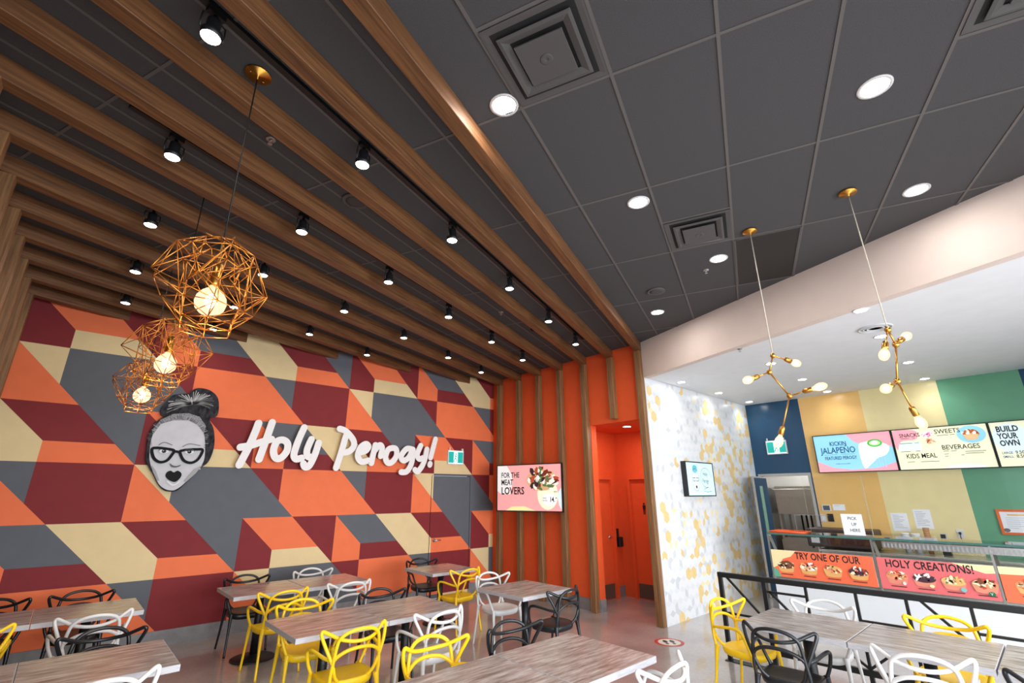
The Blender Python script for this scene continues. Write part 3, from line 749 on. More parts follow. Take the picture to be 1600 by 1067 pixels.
HEAD={
  'outline':[(0.709, 2.505), (0.726, 2.333), (0.787, 2.222), (0.841, 2.147), (0.922, 2.016), (0.992, 1.941), (1.071, 1.913), (1.152, 1.923), (1.223, 2.0), (1.306, 2.119), (1.391, 2.241), (1.467, 2.325), (1.503, 2.491), (1.494, 2.658), (1.447, 2.824), (1.38, 2.946), (1.466, 2.998), (1.472, 3.13), (1.429, 3.279), (1.328, 3.365), (1.212, 3.388), (1.123, 3.369), (1.064, 3.295), (0.979, 3.273), (0.88, 3.239), (0.826, 3.159), (0.772, 3.039), (0.781, 2.948), (0.819, 2.921), (0.751, 2.844), (0.704, 2.7), (0.698, 2.563)],
  'skin':[(0.744, 2.488), (0.769, 2.335), (0.817, 2.213), (0.919, 2.031), (0.998, 1.957), (1.076, 1.93), (1.141, 1.942), (1.234, 2.035), (1.393, 2.281), (1.399, 2.486), (1.343, 2.731), (1.241, 2.848), (1.116, 2.899), (0.945, 2.883), (0.805, 2.819), (0.743, 2.664)],
  'hairline':[(0.743, 2.664), (0.805, 2.819), (0.945, 2.883), (1.116, 2.899), (1.241, 2.848), (1.343, 2.731), (1.352, 2.837), (1.248, 2.965), (1.098, 3.002), (0.928, 2.974), (0.794, 2.878), (0.724, 2.722)],
  'streak':[[(1.109, 3.141), (0.854, 3.193), (0.83, 3.138)], [(1.111, 3.13), (0.828, 3.055), (0.853, 3.013)], [(1.109, 3.141), (0.982, 3.252), (0.915, 3.237)], [(1.125, 3.153), (1.147, 3.339), (1.218, 3.356)], [(1.135, 3.144), (1.315, 3.33), (1.37, 3.289)], [(1.137, 3.134), (1.424, 3.19), (1.439, 3.137)], [(1.134, 3.122), (1.408, 3.057), (1.388, 3.012)], [(1.104, 3.119), (0.908, 2.992), (0.96, 2.987)]],
  'lensl':[(0.769, 2.466), (0.809, 2.356), (0.885, 2.302), (0.963, 2.324), (1.007, 2.401), (1.021, 2.465), (0.916, 2.485), (0.817, 2.489)],
  'lensr':[(1.096, 2.445), (1.16, 2.336), (1.255, 2.306), (1.331, 2.36), (1.366, 2.488), (1.293, 2.496), (1.189, 2.486), (1.122, 2.47)],
  'bridge':[(1.006, 2.454), (1.057, 2.451), (1.11, 2.44)],
  'browl':[(0.834, 2.527), (0.892, 2.57), (0.991, 2.537)],
  'browr':[(1.113, 2.522), (1.192, 2.567), (1.328, 2.551)],
  'eyel':[(0.859, 2.44), (0.901, 2.478), (0.955, 2.457), (0.92, 2.42)],
  'eyer':[(1.152, 2.448), (1.198, 2.485), (1.263, 2.462), (1.216, 2.431)],
  'nose':[(1.005, 2.291), (1.04, 2.265), (1.092, 2.255), (1.14, 2.276), (1.119, 2.248), (1.071, 2.235), (1.026, 2.249)],
  'mouth':[(1.004, 2.161), (1.039, 2.181), (1.075, 2.163), (1.109, 2.183), (1.153, 2.155), (1.153, 2.106), (1.108, 2.057), (1.045, 2.075), (1.001, 2.117)],
  'lip':[(1.016, 2.052), (1.071, 2.006), (1.12, 2.007), (1.163, 2.054)],
  'cheekl':[(0.804, 2.26), (0.837, 2.166), (0.907, 2.054), (0.931, 2.054), (0.866, 2.186)],
  'cheekr':[(1.402, 2.282), (1.334, 2.159), (1.234, 2.035), (1.213, 2.058), (1.306, 2.218)],
  'ear':[(1.379, 2.224)],
}

def capsule_outline(path, r, n=8):
    L, Rr = [], []
    N = len(path)
    for k in range(N):
        a = path[max(k - 1, 0)]; c = path[min(k + 1, N - 1)]
        dx, dy = c[0] - a[0], c[1] - a[1]; l = math.hypot(dx, dy) or 1; nx, ny = -dy / l, dx / l
        L.append((path[k][0] + nx * r, path[k][1] + ny * r)); Rr.append((path[k][0] - nx * r, path[k][1] - ny * r))
    return L, Rr
SIGN_Y = 8.2
sign = thing('lettering_sign', 'big white brush script lettering on the mural reading Holy Perogy!', 'sign', (3.5, SIGN_Y, 2.6))
for ch, strokes in SIGN.items():
    b = MB(); sk = 0
    for st in strokes:
        sk += 1
        closed = len(st) > 3 and math.dist(st[0], st[-1]) < .01
        p = cr(st[:-1], 6, True) if closed else cr(st, 6)
        r = .054; fy, by = -.014 - .0016 * sk, .016 - .0016 * sk
        if closed: p = p + [p[0]]
        L, Rr = capsule_outline(p, r)
        if closed:
            # average the seam
            a, c = p[-2], p[1]; dx, dy = c[0] - a[0], c[1] - a[1]; l = math.hypot(dx, dy); nx, ny = -dy / l * r, dx / l * r
            L[0] = L[-1] = (p[0][0] + nx, p[0][1] + ny); Rr[0] = Rr[-1] = (p[0][0] - nx, p[0][1] - ny)
        def V(q, y): return (q[0] - 3.5, y, q[1] - 2.6)
        N_ = len(p) - 1
        for k in range(N_):
            f0_, f1_ = fy + .006 * k / N_, fy + .006 * (k + 1) / N_
            b.poly([V(L[k], f0_), V(Rr[k], f0_), V(Rr[k + 1], f1_), V(L[k + 1], f1_)])
            b.poly([V(L[k], f0_), V(L[k + 1], f1_), V(L[k + 1], by), V(L[k], by)], 1)
            b.poly([V(Rr[k + 1], f1_), V(Rr[k], f0_), V(Rr[k], by), V(Rr[k + 1], by)], 1)
            b.poly([V(L[k + 1], by), V(Rr[k + 1], by), V(Rr[k], by), V(L[k], by)], 1)
        if not closed:
            for e, sg in ((0, -1), (len(p) - 1, 1)):
                fe = fy + (.006 if e else 0)
                a, c = (p[0], p[1]) if e == 0 else (p[-2], p[-1])
                an = math.atan2(c[1] - a[1], c[0] - a[0]) + (math.pi if e == 0 else 0)
                arc = [(p[e][0] + r * math.cos(an - math.pi / 2 + math.pi * i / 10), p[e][1] + r * math.sin(an - math.pi / 2 + math.pi * i / 10)) for i in range(11)]
                b.poly([V(q, fe) for q in arc]); b.poly([V(q, by) for q in reversed(arc)], 1)
                for i in range(10): b.poly([V(arc[i + 1], fe), V(arc[i], fe), V(arc[i], by), V(arc[i + 1], by)], 1)
    b.build('letter', [M_signw, mat('sign_edge_shaded_white', srgb(222, 218, 216), .5, noise=.01, scale=20)], sign)  # edges darker than the face: side shading put into the colour
b = MB()
for strokes in SIGN.values():
    q = strokes[0][len(strokes[0]) // 2]; x, z = q[0] - 3.5, q[1] - 2.6
    b.box(x - .006, x + .006, .014, YM - SIGN_Y - .002, z - .006, z + .006)
b.build('standoff_pins', M_steel, sign)

# printed face cutout
def dome(outline, inset, y0, y1):
    pass
g = lambda v: mat('print_grey_%d' % v, srgb(v, v, v + 2), .65, noise=.03, scale=12, spec=.15)
gh = mat('print_hair', srgb(48, 48, 52), .7, spec=.1, noise=.75, scale=26, stretch=(1, 1, .5))
gs = mat('print_skin', srgb(204, 204, 210), .65, spec=.15, noise=.06, scale=7)
gn = mat('print_hairline', srgb(128, 128, 132), .5, noise=.55, scale=60)
HY_ = 8.255
t = thing('face_cutout', 'black and white printed cutout of a surprised face with hair bun and glasses', 'wall cutout', (1.08, HY_, 2.6))
F = lambda pts: [(x - 1.08, z - 2.6) for x, z in pts]
b = MB(); o_ = cr(F(HEAD['outline']), 4, True)
ar = sum(o_[k][0] * o_[(k + 1) % len(o_)][1] - o_[(k + 1) % len(o_)][0] * o_[k][1] for k in range(len(o_)))
if ar < 0: o_ = o_[::-1]
for k in range(len(o_)):
    p, q = o_[k], o_[(k + 1) % len(o_)]
    b.poly([(p[0], -.012, p[1]), (p[0], .02, p[1]), (q[0], .02, q[1]), (q[0], -.012, q[1])])
b.build('board_edge', g(60), t)
f = Face2((0, -.012, 0), (1, 0, 0), (0, 0, 1), (0, -1, 0)); f.shape(o_, gh); f.build('hair', t)
f = Face2((0, -.0135, 0), (1, 0, 0), (0, 0, 1), (0, -1, 0), .0012)
f.shape(cr(F(HEAD['skin']), 4, True), gs); f.layer(); f.shape(F(HEAD['hairline']), gn)
QX, QZ = [0.0017705, 0.000418411, -0.16178, -1.02549e-07], [0.000356145, -0.00175844, 3.54682, -4.14667e-07]
def Q(x, y): return (QX[0] * x + QX[1] * y + QX[2] + QX[3] * x * y - 1.08, QZ[0] * x + QZ[1] * y + QZ[2] + QZ[3] * x * y - 2.6)
rg = random.Random(2); f.layer()
for k in range(34):                      # swept strands of the bun
    a = R(200 - k * 220 / 33); l = rg.uniform(.62, .93)
    q_ = (665 + l * (205 if math.cos(a) < 0 else 180) * math.cos(a), 325 - l * 112 * math.sin(a) + (18 if math.cos(a) < 0 else -4)); p0_, p2_ = Q(665, 322), Q(*q_)
    pm = ((p0_[0] + p2_[0]) / 2, (p0_[1] + p2_[1]) / 2 + .025 * abs(math.cos(a)))
    f.stroke(cr([p0_, pm, p2_], 4), rg.uniform(.006, .016), g(rg.choice((96, 130, 160, 190))))
    if k % 5 == 0: f.layer()
f.layer()
for k in range(60):                      # hair combed back from the forehead and the temples
    a = R(190 - k * 205 / 59); cx_, cy_ = 572 + 182 * math.cos(a), 580 - 158 * math.sin(a)
    d_ = rg.uniform(18, 40)
    f.stroke([Q(cx_, cy_), Q(cx_ + d_ * math.cos(a), cy_ - d_ * math.sin(a) * .8)], .006, g(rg.choice((70, 110, 150, 176))))
f.layer()
f.layer(); f.shape(F(HEAD['cheekl']), g(165)); f.shape(F(HEAD['cheekr']), g(168))
f.layer()
for k in ('browl', 'browr'): f.stroke(cr(F(HEAD[k]), 5), .010, g(120))
for k in ('eyel', 'eyer'):
    e = F(HEAD[k]); f.oval(sum(p[0] for p in e) / 4, sum(p[1] for p in e) / 4 + .004, .058, .034, g(226)); cx = sum(p[0] for p in e) / 4; cz = sum(p[1] for p in e) / 4
    f.layer(); f.oval(cx, cz, .026, .025, g(70)); f.layer(); f.oval(cx, cz, .013, .013, g(24)); f.stroke(cr([(cx - .062, cz + .004), (cx - .03, cz + .034), (cx + .03, cz + .036), (cx + .062, cz + .004)], 4), .007, g(96)); f.layer(); f.oval(cx - .006, cz + .007, .005, .005, g(235))
f.shape(cr(F(HEAD['nose']), 4, True), g(92))
f.build('face', t)
f = Face2((0, -.030, 0), (1, 0, 0), (0, 0, 1), (0, -1, 0), .0012)
mo = F(HEAD['mouth']); mx_, mz_ = sum(p[0] for p in mo) / len(mo), sum(p[1] for p in mo) / len(mo); f.shape(cr([(mx_ + (p[0] - mx_) * 1.15, mz_ + (p[1] - mz_) * 1.2) for p in mo], 4, True), g(24)); f.layer(); f.stroke(cr(F(HEAD['lip']), 5), .022, g(226)); f.build('mouth', t)
f = Face2((0, -.033, 0), (1, 0, 0), (0, 0, 1), (0, -1, 0), .0012)
for k in ('lensl', 'lensr'): f.stroke(cr(F(HEAD[k]), 5, True), .036, g(20), True)
f.layer(); f.stroke(cr(F(HEAD['bridge']), 5), .034, g(20)); f.build('glasses', t)
e = F(HEAD['ear'])[0]; b = MB(); b.lathe([(1e-5, 0), (.008, .001), (.009, .004), (1e-5, .007)], (e[0], -.0145, e[1]), (0, -1, 0), 10); b.build('earring', g(235), t)

def panel(t, o, r, u, n, w, h, depth, rim, frame_mat, frame_name='frame'):
    """box frame whose face lies on the plane through o (lower-left corner)"""
    o, r, u, n = Vector(o), Vector(r), Vector(u), Vector(n)
    b = MB()
    def bx(x0, x1, y0, y1, d0, d1):
        c = [o + r * x + u * y + n * d for d in (d0, d1) for x, y in ((x0, y0), (x1, y0), (x1, y1), (x0, y1))]
        k = len(b.v); b.v += [tuple(p) for p in c]
        fs = [(k + 3, k + 2, k + 1, k), (k + 4, k + 5, k + 6, k + 7)] + [(k + i, k + (i + 1) % 4, k + 4 + (i + 1) % 4, k + 4 + i) for i in range(4)]
        b.f += fs; b.m += [0] * 6; b.sm += [False] * 6
    bx(-rim, w + rim, -rim, h + rim, -depth, -.004)
    bx(-rim, 0, -rim, h + rim, -.004, .004); bx(w, w + rim, -rim, h + rim, -.004, .004); bx(0, w, -rim, 0, -.004, .004); bx(0, w, h, h + rim, -.004, .004)
    return b.build(frame_name, frame_mat, t)
def scr(name, r, g_, b_, e=.42): return mat('screen_' + name, srgb(r, g_, b_), .3, emit=e, spec=.3)
def food(f, cx, cy, rx, ry, cols, n, seed, s0=.12, s1=.3):
    rg = random.Random(seed)
    for i in range(n):
        a = rg.uniform(0, 6.28); q = math.sqrt(rg.random()) * .85
        x, y = cx + rx * q * math.cos(a), cy + ry * q * math.sin(a); s = rg.uniform(s0, s1)
        an = rg.uniform(0, 3.14); l, w = s * rx * 1.2, s * rx * .55
        f.layer() if i % 6 == 0 else None
        f.shape([(x + l * math.cos(an) * c - w * math.sin(an) * d, y + (l * math.sin(an) * c + w * math.cos(an) * d) * .8) for c, d in ((-1, -.3), (-.3, -1), (.7, -.8), (1, .2), (.3, 1), (-.7, .8))], cols[rg.randrange(len(cols))])

# TV on the slatted wall, swivelled towards the room
A_ = Vector((6.43, 7.54, 1.56)); B_ = Vector((6.80, 6.15, 1.56)); tr = (B_ - A_); tw = tr.length; tr.normalize(); tn = Vector((tr.y, -tr.x, 0)); tn = tn if tn.x < 0 else -tn
th_ = .845
t = thing('wall_screen', 'screen on the orange slatted wall reading For the meat lovers', 'screen', (0, 0, 0))
panel(t, A_ + Vector((0, 0, 0)), tr, (0, 0, 1), tn, tw, th_, .05, .018, M_blkmetal)
pk = scr('pink', 240, 170, 170); cmc = scr('cream', 240, 240, 210); wh = scr('white', 250, 250, 250); ink = mat('screen_ink', srgb(26, 26, 34), .4)
f = Face2(A_ + tn * -.003, tr, (0, 0, 1), tn); f.rect(0, 0, tw, th_, pk); f.layer()
f.shape([(0, th_), (0, .36), (.10, .30), (.3, .30), (.36, .5), (.34, .68), (.22, th_)], scr('pale', 238, 236, 236)); f.oval(tw - .3, .30, .22, .28, cmc); f.shape([(.2, 0), (.34, .07), (.62, .08), (.88, 0)], scr('lemon', 236, 236, 170))
f.shape([(tw, .02), (tw, .42), (tw - .1, .3), (tw - .06, .1)], scr('sky', 214, 236, 240)); f.layer()
f.text('FOR THE', .09, .615, .098, ink, bold=.025, w=.42); f.text('MEAT', .09, .475, .105, ink, bold=.025, w=.28); f.text('LOVERS', .09, .30, .135, ink, bold=.03, w=.53)
f.oval(tw - .42, .56, .34, .20, scr('crust', 214, 170, 130), 16); f.layer()
food(f, tw - .40, .57, .36, .235, [scr('meat', 120, 50, 32), scr('sauce', 176, 80, 50), scr('sourcream', 246, 240, 232), scr('olive', 58, 40, 44), scr('herb', 90, 120, 70), scr('sourcream', 246, 240, 232)], 60, 5, .12, .26)
f.layer(); f.layer(); f.oval(tw - .26, .20, .15, .10, wh); f.layer(); f.text('ONION', tw - .52 + .12, .215, .03, ink, .6); f.text('PROTEIN', tw - .40, .17, .03, ink, .6); f.text('14.', tw - .25, .165, .085, ink, .74, .045); f.text('99', tw - .13, .205, .04, ink, .62, .02); f.text('NEW', tw - .16, .33, .026, ink, .8)
f.build('display', t)
b = MB(); c_ = (A_ + B_) / 2 + Vector((0, 0, .42)); b.bar(c_ - tn * .03, (XO - .012, c_.y + .05, c_.z), .05, .05); b.box(XO - .012, XO - .001, c_.y - .1, c_.y + .2, c_.z - .1, c_.z + .1)
b.build('bracket', M_blkmetal, t)

# exit signs
def exit_sign(o, r, n, label):
    t = thing('exit_sign', label, 'exit sign', o, 0, None)
    r = Vector(r); n = Vector(n); u = Vector((0, 0, 1)); w, h = .36, .25
    panel(t, (0, 0, 0), r, u, n, w, h, .035, .018, M_white, 'housing')
    teal = mat('exit_teal', srgb(20, 150, 140), .4, emit=.8); gw = mat('exit_white', srgb(240, 250, 245), .4, emit=1.0)
    f = Face2(n * -.003, r, u, n); f.rect(0, 0, w, h, teal); f.layer(); f.rect(.13, .02, .23, .23, gw); f.layer()
    f.oval(.188, .195, .016, .018, teal); f.stroke([(.18, .17), (.172, .11), (.15, .075), (.14, .035)], .02, teal); f.stroke([(.174, .11), (.20, .08), (.21, .04)], .018, teal); f.stroke([(.15, .15), (.178, .165), (.205, .135), (.22, .14)], .013, teal)
    f.layer(); f.rect(.02, .10, .10, .125, teal); f.rect(0, 0, w, .012, gw); f.rect(0, h - .012, w, h, gw)
    f.build('legend', t)
    b = MB(); b.bar(r * .02 + u * (h + .018), r * .02 + u * (h + .07), .02, .02); b.bar(r * (w - .02) + u * (h + .018), r * (w - .02) + u * (h + .06), .035, .035); b.build('mount', M_white, t)
exit_sign((5.72, YM - .037, 2.47), (1, 0, 0), (0, -1, 0), 'green running man exit sign on the mural above the painted door')
exit_sign((XK - .037, 3.96, 2.66), (0, -1, 0), (-1, 0, 0), 'green running man exit sign on the navy band above the kitchen doorway')

# screen on the tiled wall
t = thing('wall_screen', 'small screen on the white tiled wall with a line drawn face and speech bubble', 'screen', (7.86, YW - .09, 1.83))
w, h = .97, .55
panel(t, (0, 0, 0), (1, 0, 0), (0, 0, 1), (0, -1, 0), w, h, .085, .018, M_blkmetal)
f = Face2((0, .003, 0), (1, 0, 0), (0, 0, 1), (0, -1, 0)); aq = scr('aqua', 196, 230, 236); f.rect(0, 0, w, h, aq); f.layer()
tl = scr('teal', 90, 190, 205); f.oval(.30, .44, .085, .075, tl); f.oval(.30, .27, .12, .2, scr('paleaqua', 222, 240, 242)); f.layer()
f.stroke([(.30 + .12 * math.cos(a * .33), .26 + .19 * math.sin(a * .33)) for a in range(19)], .008, ink, True)
f.stroke([(.2, .29), (.28, .29), (.28, .24), (.21, .24)], .014, ink, True); f.stroke([(.31, .29), (.40, .29), (.39, .24), (.32, .24)], .014, ink, True); f.oval(.30, .14, .028, .026, ink)
for k in range(5): f.stroke([(.24 + k * .03, .40), (.22 + k * .04, .50)], .006, ink)
f.stroke([(.68 + .2 * math.cos(a * .314), .30 + .17 * math.sin(a * .314)) for a in range(17)] + [(.56, .10), (.62, .15)], .007, ink)
f.text('Holy', .58, .33, .075, ink, .8); f.text('Perogy!', .545, .21, .075, ink, .72); f.stroke([(.55, .07), (.7, .055), (.86, .075)], .006, ink)
f.build('display', t)

# hallway bits
t = thing('hand_sanitizer_dispenser', 'black dispenser on the orange hallway wall between the two doors', 'dispenser', (8.24, HY - .001, .90))
b = MB(); b.box(-.06, .06, -.09, 0, -.02, .16); bevel(b.build('body', M_black, t), .012, 3)
b = MB(); b.box(-.025, .025, -.02, 0, .16, .31); b.box(-.04, .04, -.095, -.09, .03, .1, 0); b.build('bracket', M_blkmetal, t)
t = thing('wall_alarm', 'white alarm plate above the left hallway door', 'alarm', (7.66, HY - .001, 2.47))
b = MB(); b.box(-.06, .06, -.03, 0, -.09, .09); bevel(b.build('body', M_white, t), .008, 2)
b = MB(); b.box(-.025, .025, -.036, -.03, -.02, .05); b.build('strobe_lens', g(190), t)
t = thing('washroom_sign', 'small black figure symbol on the end hallway door', 'sign', (HXK - .0125, 5.44, 1.6))
f = Face2((-.002, 0, 0), (0, -1, 0), (0, 0, 1), (-1, 0, 0)); f.oval(0, .075, .018, .02, ink); f.shape([(-.035, .05), (.035, .05), (.03, -.03), (-.03, -.03)], ink); f.shape([(-.025, -.03), (-.003, -.03), (-.004, -.12), (-.022, -.12)], ink); f.shape([(.003, -.03), (.025, -.03), (.022, -.12), (.004, -.12)], ink); f.build('figure', t)
# floor decal
t = thing('floor_decal', 'round red and white footprint sticker on the floor by the hallway', 'sticker', (6.3, 3.89, 0.001), R(-42))
f = Face2((0, 0, 0.0004), (1, 0, 0), (0, 1, 0), (0, 0, 1), .0006)
f.oval(0, 0, .19, .19, mat('decal_red', srgb(200, 60, 52), .4), 32); f.layer(); f.oval(0, 0, .145, .145, mat('decal_white', srgb(232, 224, 214), .4), 32); f.layer()
for s in (-1, 1): f.oval(s * .045, .03, .03, .06, ink, 16); f.oval(s * .045, -.065, .022, .028, ink, 12)
f.build('print', t)

# ================================================================== KITCHEN WALL
MX = XK - .11
t = thing('menu_screen', 'left menu screen, blue and pink, reading Kickin Jalapeño featured perogy', 'screen', (MX, 3.045, 2.245), 0, 'menu screens over the counter')
mw, mh = 1.235, .685
rr, uu, nn = (0, -1, 0), (0, 0, 1), (-1, 0, 0)
panel(t, (0, 0, 0), rr, uu, nn, mw, mh, .07, .014, M_blkmetal)
navy = mat('screen_navy', srgb(24, 84, 120), .4, emit=.4); bl = scr('lightblue', 150, 212, 236); pk2 = scr('rose', 242, 168, 180)
f = Face2((.003, 0, 0), rr, uu, nn); f.rect(0, 0, mw, mh, bl); f.layer()
f.shape([(.55, mh), (mw, mh), (mw, .40), (1.05, .5), (.8, .46), (.66, .54)], pk2); f.shape([(0, 0), (mw, 0), (mw, .14), (.95, .05), (.55, .03), (.25, .08), (0, .20)], pk2); f.layer()
f.shape(cr([(.74, .06), (.72, .44), (.82, .52), (1.02, .52), (1.18, .42), (1.12, .28), (.98, .22), (.86, .12)], 4, True), scr('creamy', 246, 244, 232)); f.layer()
f.oval(.98, .49, .115, .07, scr('green', 84, 190, 84)); f.layer(); f.oval(.98, .49, .085, .045, scr('palegreen', 190, 230, 170)); f.layer(); f.oval(.98, .50, .05, .035, wh)
f.layer()
for k in range(4): f.stroke([(.94 + k * .045, .06), (.955 + k * .042, .24)], .014, scr('fork_blue', 180, 210, 240))
f.text('KICKIN', .40, .485, .078, navy, bold=.025, align='CENTER', w=.27); f.text('JALAPEÑO', .38, .345, .112, navy, bold=.018, align='CENTER', w=.58); f.text('FEATURED PEROGY', .40, .225, .06, navy, bold=.02, align='CENTER', w=.52); f.text('TOPPED WITH JALAPEÑO', .42, .135, .018, navy, align='CENTER', w=.24); f.rect(.14, .315, .36, .319, navy); f.rect(.42, .315, .64, .319, navy)
f.build('display', t)
lem = scr('menu_lemon', 238, 238, 204)
t = thing('menu_screen', 'middle menu screen, pale yellow, listing snacks, sweets, beverages and kids meal', 'screen', (MX, 1.775, 2.245), 0, 'menu screens over the counter')
panel(t, (0, 0, 0), rr, uu, nn, mw, mh, .07, .014, M_blkmetal)
f = Face2((.003, 0, 0), rr, uu, nn); f.rect(0, 0, mw, mh, lem); f.layer()
f.shape(cr([(0.0, .66), (.28, .67), (.36, .6), (.3, .5), (.1, .48), (0.02, .34)], 4, True), pk2); f.oval(1.03, .53, .18, .14, bl); f.oval(.85, .0, .25, .06, scr('pale', 238, 236, 236), 16, 0, math.pi); f.rect(.05, .32, .36, .46, scr('paleaqua', 222, 240, 242)); f.layer()
f.text('SNACKS', .09, .55, .065, ink, bold=.014, w=.285); f.text('SWEETS', .575, .575, .072, ink, bold=.014, w=.33); f.text('BEVERAGES', .62, .305, .075, ink, bold=.014, w=.47); f.text('KIDS MEAL', .12, .185, .078, ink, bold=.014, w=.41)
for x0_, x1_, y_ in ((.10, .22, .525), (.27, .3, .525), (.07, .25, .44), (.28, .34, .44), (.60, .75, .54), (.77, .83, .54), (.06, .2, .30), (.27, .33, .30), (.63, .70, .275), (.73, .8, .275), (.63, .69, .23), (.63, .68, .19), (.9, 1.15, .255), (.9, 1.12, .225), (.84, .88, .20), (.12, .22, .12), (.3, .55, .12)): f.rect(x0_, y_, x1_, y_ + .009, mat('menu_print', srgb(96, 96, 96), .5, emit=.15))
food(f, .475, .575, .075, .045, [scr('beet', 190, 90, 150), wh, scr('rosy', 230, 150, 190)], 26, 3, .2, .35); food(f, .485, .46, .08, .045, [scr('crust', 214, 170, 130), scr('sauce', 176, 80, 50), scr('sourcream', 246, 240, 232)], 26, 4, .2, .35)
food(f, 1.03, .55, .13, .05, [scr('gold', 224, 160, 80), scr('toast', 180, 100, 40), scr('sourcream', 246, 240, 232)], 26, 6, .2, .35); f.shape([(.93, .53), (1.12, .53), (1.09, .44), (.96, .44)], scr('cupbrown', 228, 190, 140)); f.layer()
f.build('display', t)
t = thing('menu_screen', 'right menu screen cut off by the photo edge, reading Build your own', 'screen', (MX, .505, 2.245), 0, 'menu screens over the counter')
panel(t, (0, 0, 0), rr, uu, nn, mw, mh, .07, .014, M_blkmetal)
f = Face2((.003, 0, 0), rr, uu, nn); f.rect(0, 0, mw, mh, lem); f.layer(); f.oval(.2, .43, .21, .23, scr('paleaqua', 222, 240, 242)); f.layer()
f.text('BUILD', .06, .535, .085, ink, bold=.05, w=.25); f.text('YOUR', .06, .425, .085, ink, bold=.05, w=.23); f.text('OWN', .06, .315, .085, ink, bold=.05, w=.22); f.text('LARGE', .05, .19, .035, navy, bold=.02, w=.12); f.text('SMALL', .05, .13, .035, navy, bold=.02, w=.12); f.text('9.50', .20, .185, .05, ink, bold=.02, w=.1); f.text('8.50', .20, .125, .05, ink, bold=.02, w=.1)
f.oval(.45, .60, .055, .042, pk2); f.oval(.45, .33, .05, .04, pk2); f.rect(.5, .575, .8, .63, navy); f.layer(); f.text('1', .442, .58, .045, ink, .8); f.text('2', .44, .31, .045, ink, .8)
for k in range(5): f.rect(.46, .51 - k * .03, .72, .517 - k * .03, ink)
f.build('display', t)

M_paper = mat('paper_white', srgb(238, 240, 244), .7, noise=.01, scale=8); M_pline = mat('paper_print', srgb(160, 166, 176), .7)
def notice(y, z, w, h, label, lines=9, name='paper_notice'):
    t = thing(name, label, 'notice', (XK - .002, y, z))
    f = Face2((0, 0, 0), rr, uu, nn); f.rect(-w / 2, -h / 2, w / 2, h / 2, M_paper); f.layer()
    rg = random.Random(int(y * 100))
    for k in range(lines): f.rect(-w * .38, h * .36 - k * h * .085, -w * .38 + w * rg.uniform(.35, .76), h * .36 - k * h * .085 + h * .02, M_pline)
    f.build('sheet', t)
notice(2.87, 1.60, .20, .11, 'small white paper notice beside the thermostat', 3)
notice(1.985, 1.37, .235, .30, 'faint white paper notice on the edge of the amber and yellow bands')
notice(1.66, 1.43, .235, .31, 'white paper notice in the middle of the yellow wall band')
t = thing('thermostat', 'grey thermostat on the amber wall band', 'thermostat', (XK, 3.08, 1.585))
b = MB(); b.box(-.025, -.001, -.075, .075, -.055, .055); bevel(b.build('body', M_white, t), .006, 2)
b = MB(); b.box(-.028, -.025, -.06, .05, -.04, .045); b.build('display', mat('lcd_grey', srgb(84, 96, 104), .2, noise=.05, scale=30), t)
t = thing('light_switch', 'white switch plate on the amber wall band below the thermostat', 'switch', (XK, 3.165, 1.40))
b = MB(); b.box(-.008, -.001, -.045, .045, -.065, .065); bevel(b.build('plate', M_white, t), .003, 2)
b = MB(); b.box(-.014, -.008, -.018, .018, -.035, .035); b.build('rocker', M_signw, t)
t = thing('card_reader', 'black control panel on the amber wall band', 'control panel', (XK, 3.04, 1.41))
b = MB(); b.box(-.02, -.001, -.05, .05, -.07, .07); bevel(b.build('body', M_black, t), .006, 2)
b = MB(); b.box(-.022, -.02, -.03, .03, .0, .045); b.build('display', mat('lcd_dark', srgb(50, 54, 60), .2), t)
# framed certificate
t = thing('framed_certificate', 'orange framed certificate on the green wall band', 'picture frame', (XK - .03, .70, 1.27), 0)
panel(t, (0, 0, 0), rr, uu, nn, .36, .30, .028, .035, mat('frame_orange', srgb(224, 106, 44), .4, noise=.05, scale=8))
f = Face2((.003, 0, 0), rr, uu, nn); f.rect(0, 0, .36, .30, M_paper); f.layer(); f.rect(.08, .245, .28, .265, M_band1)
for k in range(6): f.rect(.05, .21 - k * .03, .05 + (.26, .2, .24, .16, .25, .12)[k], .214 - k * .03, M_pline)
f.oval(.03, .03, .04, .028, g(120)); f.oval(.33, .03, .04, .028, g(120)); f.build('sheet', t)
t = thing('wall_outlet', 'white outlet with a plugged black cord low on the yellow band', 'outlet', (XK, 1.23, 1.22))
b = MB(); b.box(-.008, -.001, -.045, .045, -.065, .065); bevel(b.build('plate', M_white, t), .003, 2)
b = MB(); b.box(-.04, -.008, -.015, .015, -.01, .025); b.tube(cr([(-.035, 0, 0), (-.06, 0, -.05), (-.05, -.01, -.14), (-.06, -.02, -.21)], 5), .006, 6); b.build('plug', M_black, t)
# ---- back counter and the things on it
t = thing('back_counter', 'stainless counter along the kitchen wall', 'counter', (XK - .35, 1.0, 0))
b = MB(); b.box(-.33, .345, -3.9, 2.15, .86, .90); bevel(b.build('worktop', M_steel, t), .006, 2)
b = MB(); b.box(-.28, .345, -3.88, 2.12, .1, .86); b.build('cabinet', M_steel, t)
b = MB()
for k in range(7): b.box(-.296, -.281, -3.84 + k * .85, -3.84 + k * .85 + .82, .13, .84)
b.build('door', M_steel, t)
t = thing('oven', 'dark countertop oven under the amber wall band', 'oven', (XK - .36, 2.80, .90))
b = MB(); b.box(-.28, .3, -.52, .52, .03, .34); bevel(b.build('body', mat('oven_dark', srgb(48, 36, 34), .4, noise=.1, scale=20), t), .03, 4)
b = MB(); b.box(-.285, -.28, -.46, .2, .08, .3); b.build('door', mat('oven_glass', srgb(70, 40, 36), .15), t)
b = MB(); b.tube([(-.31, -.44, .27), (-.31, .18, .27)], .009, 8); b.build('handle', M_steel, t)
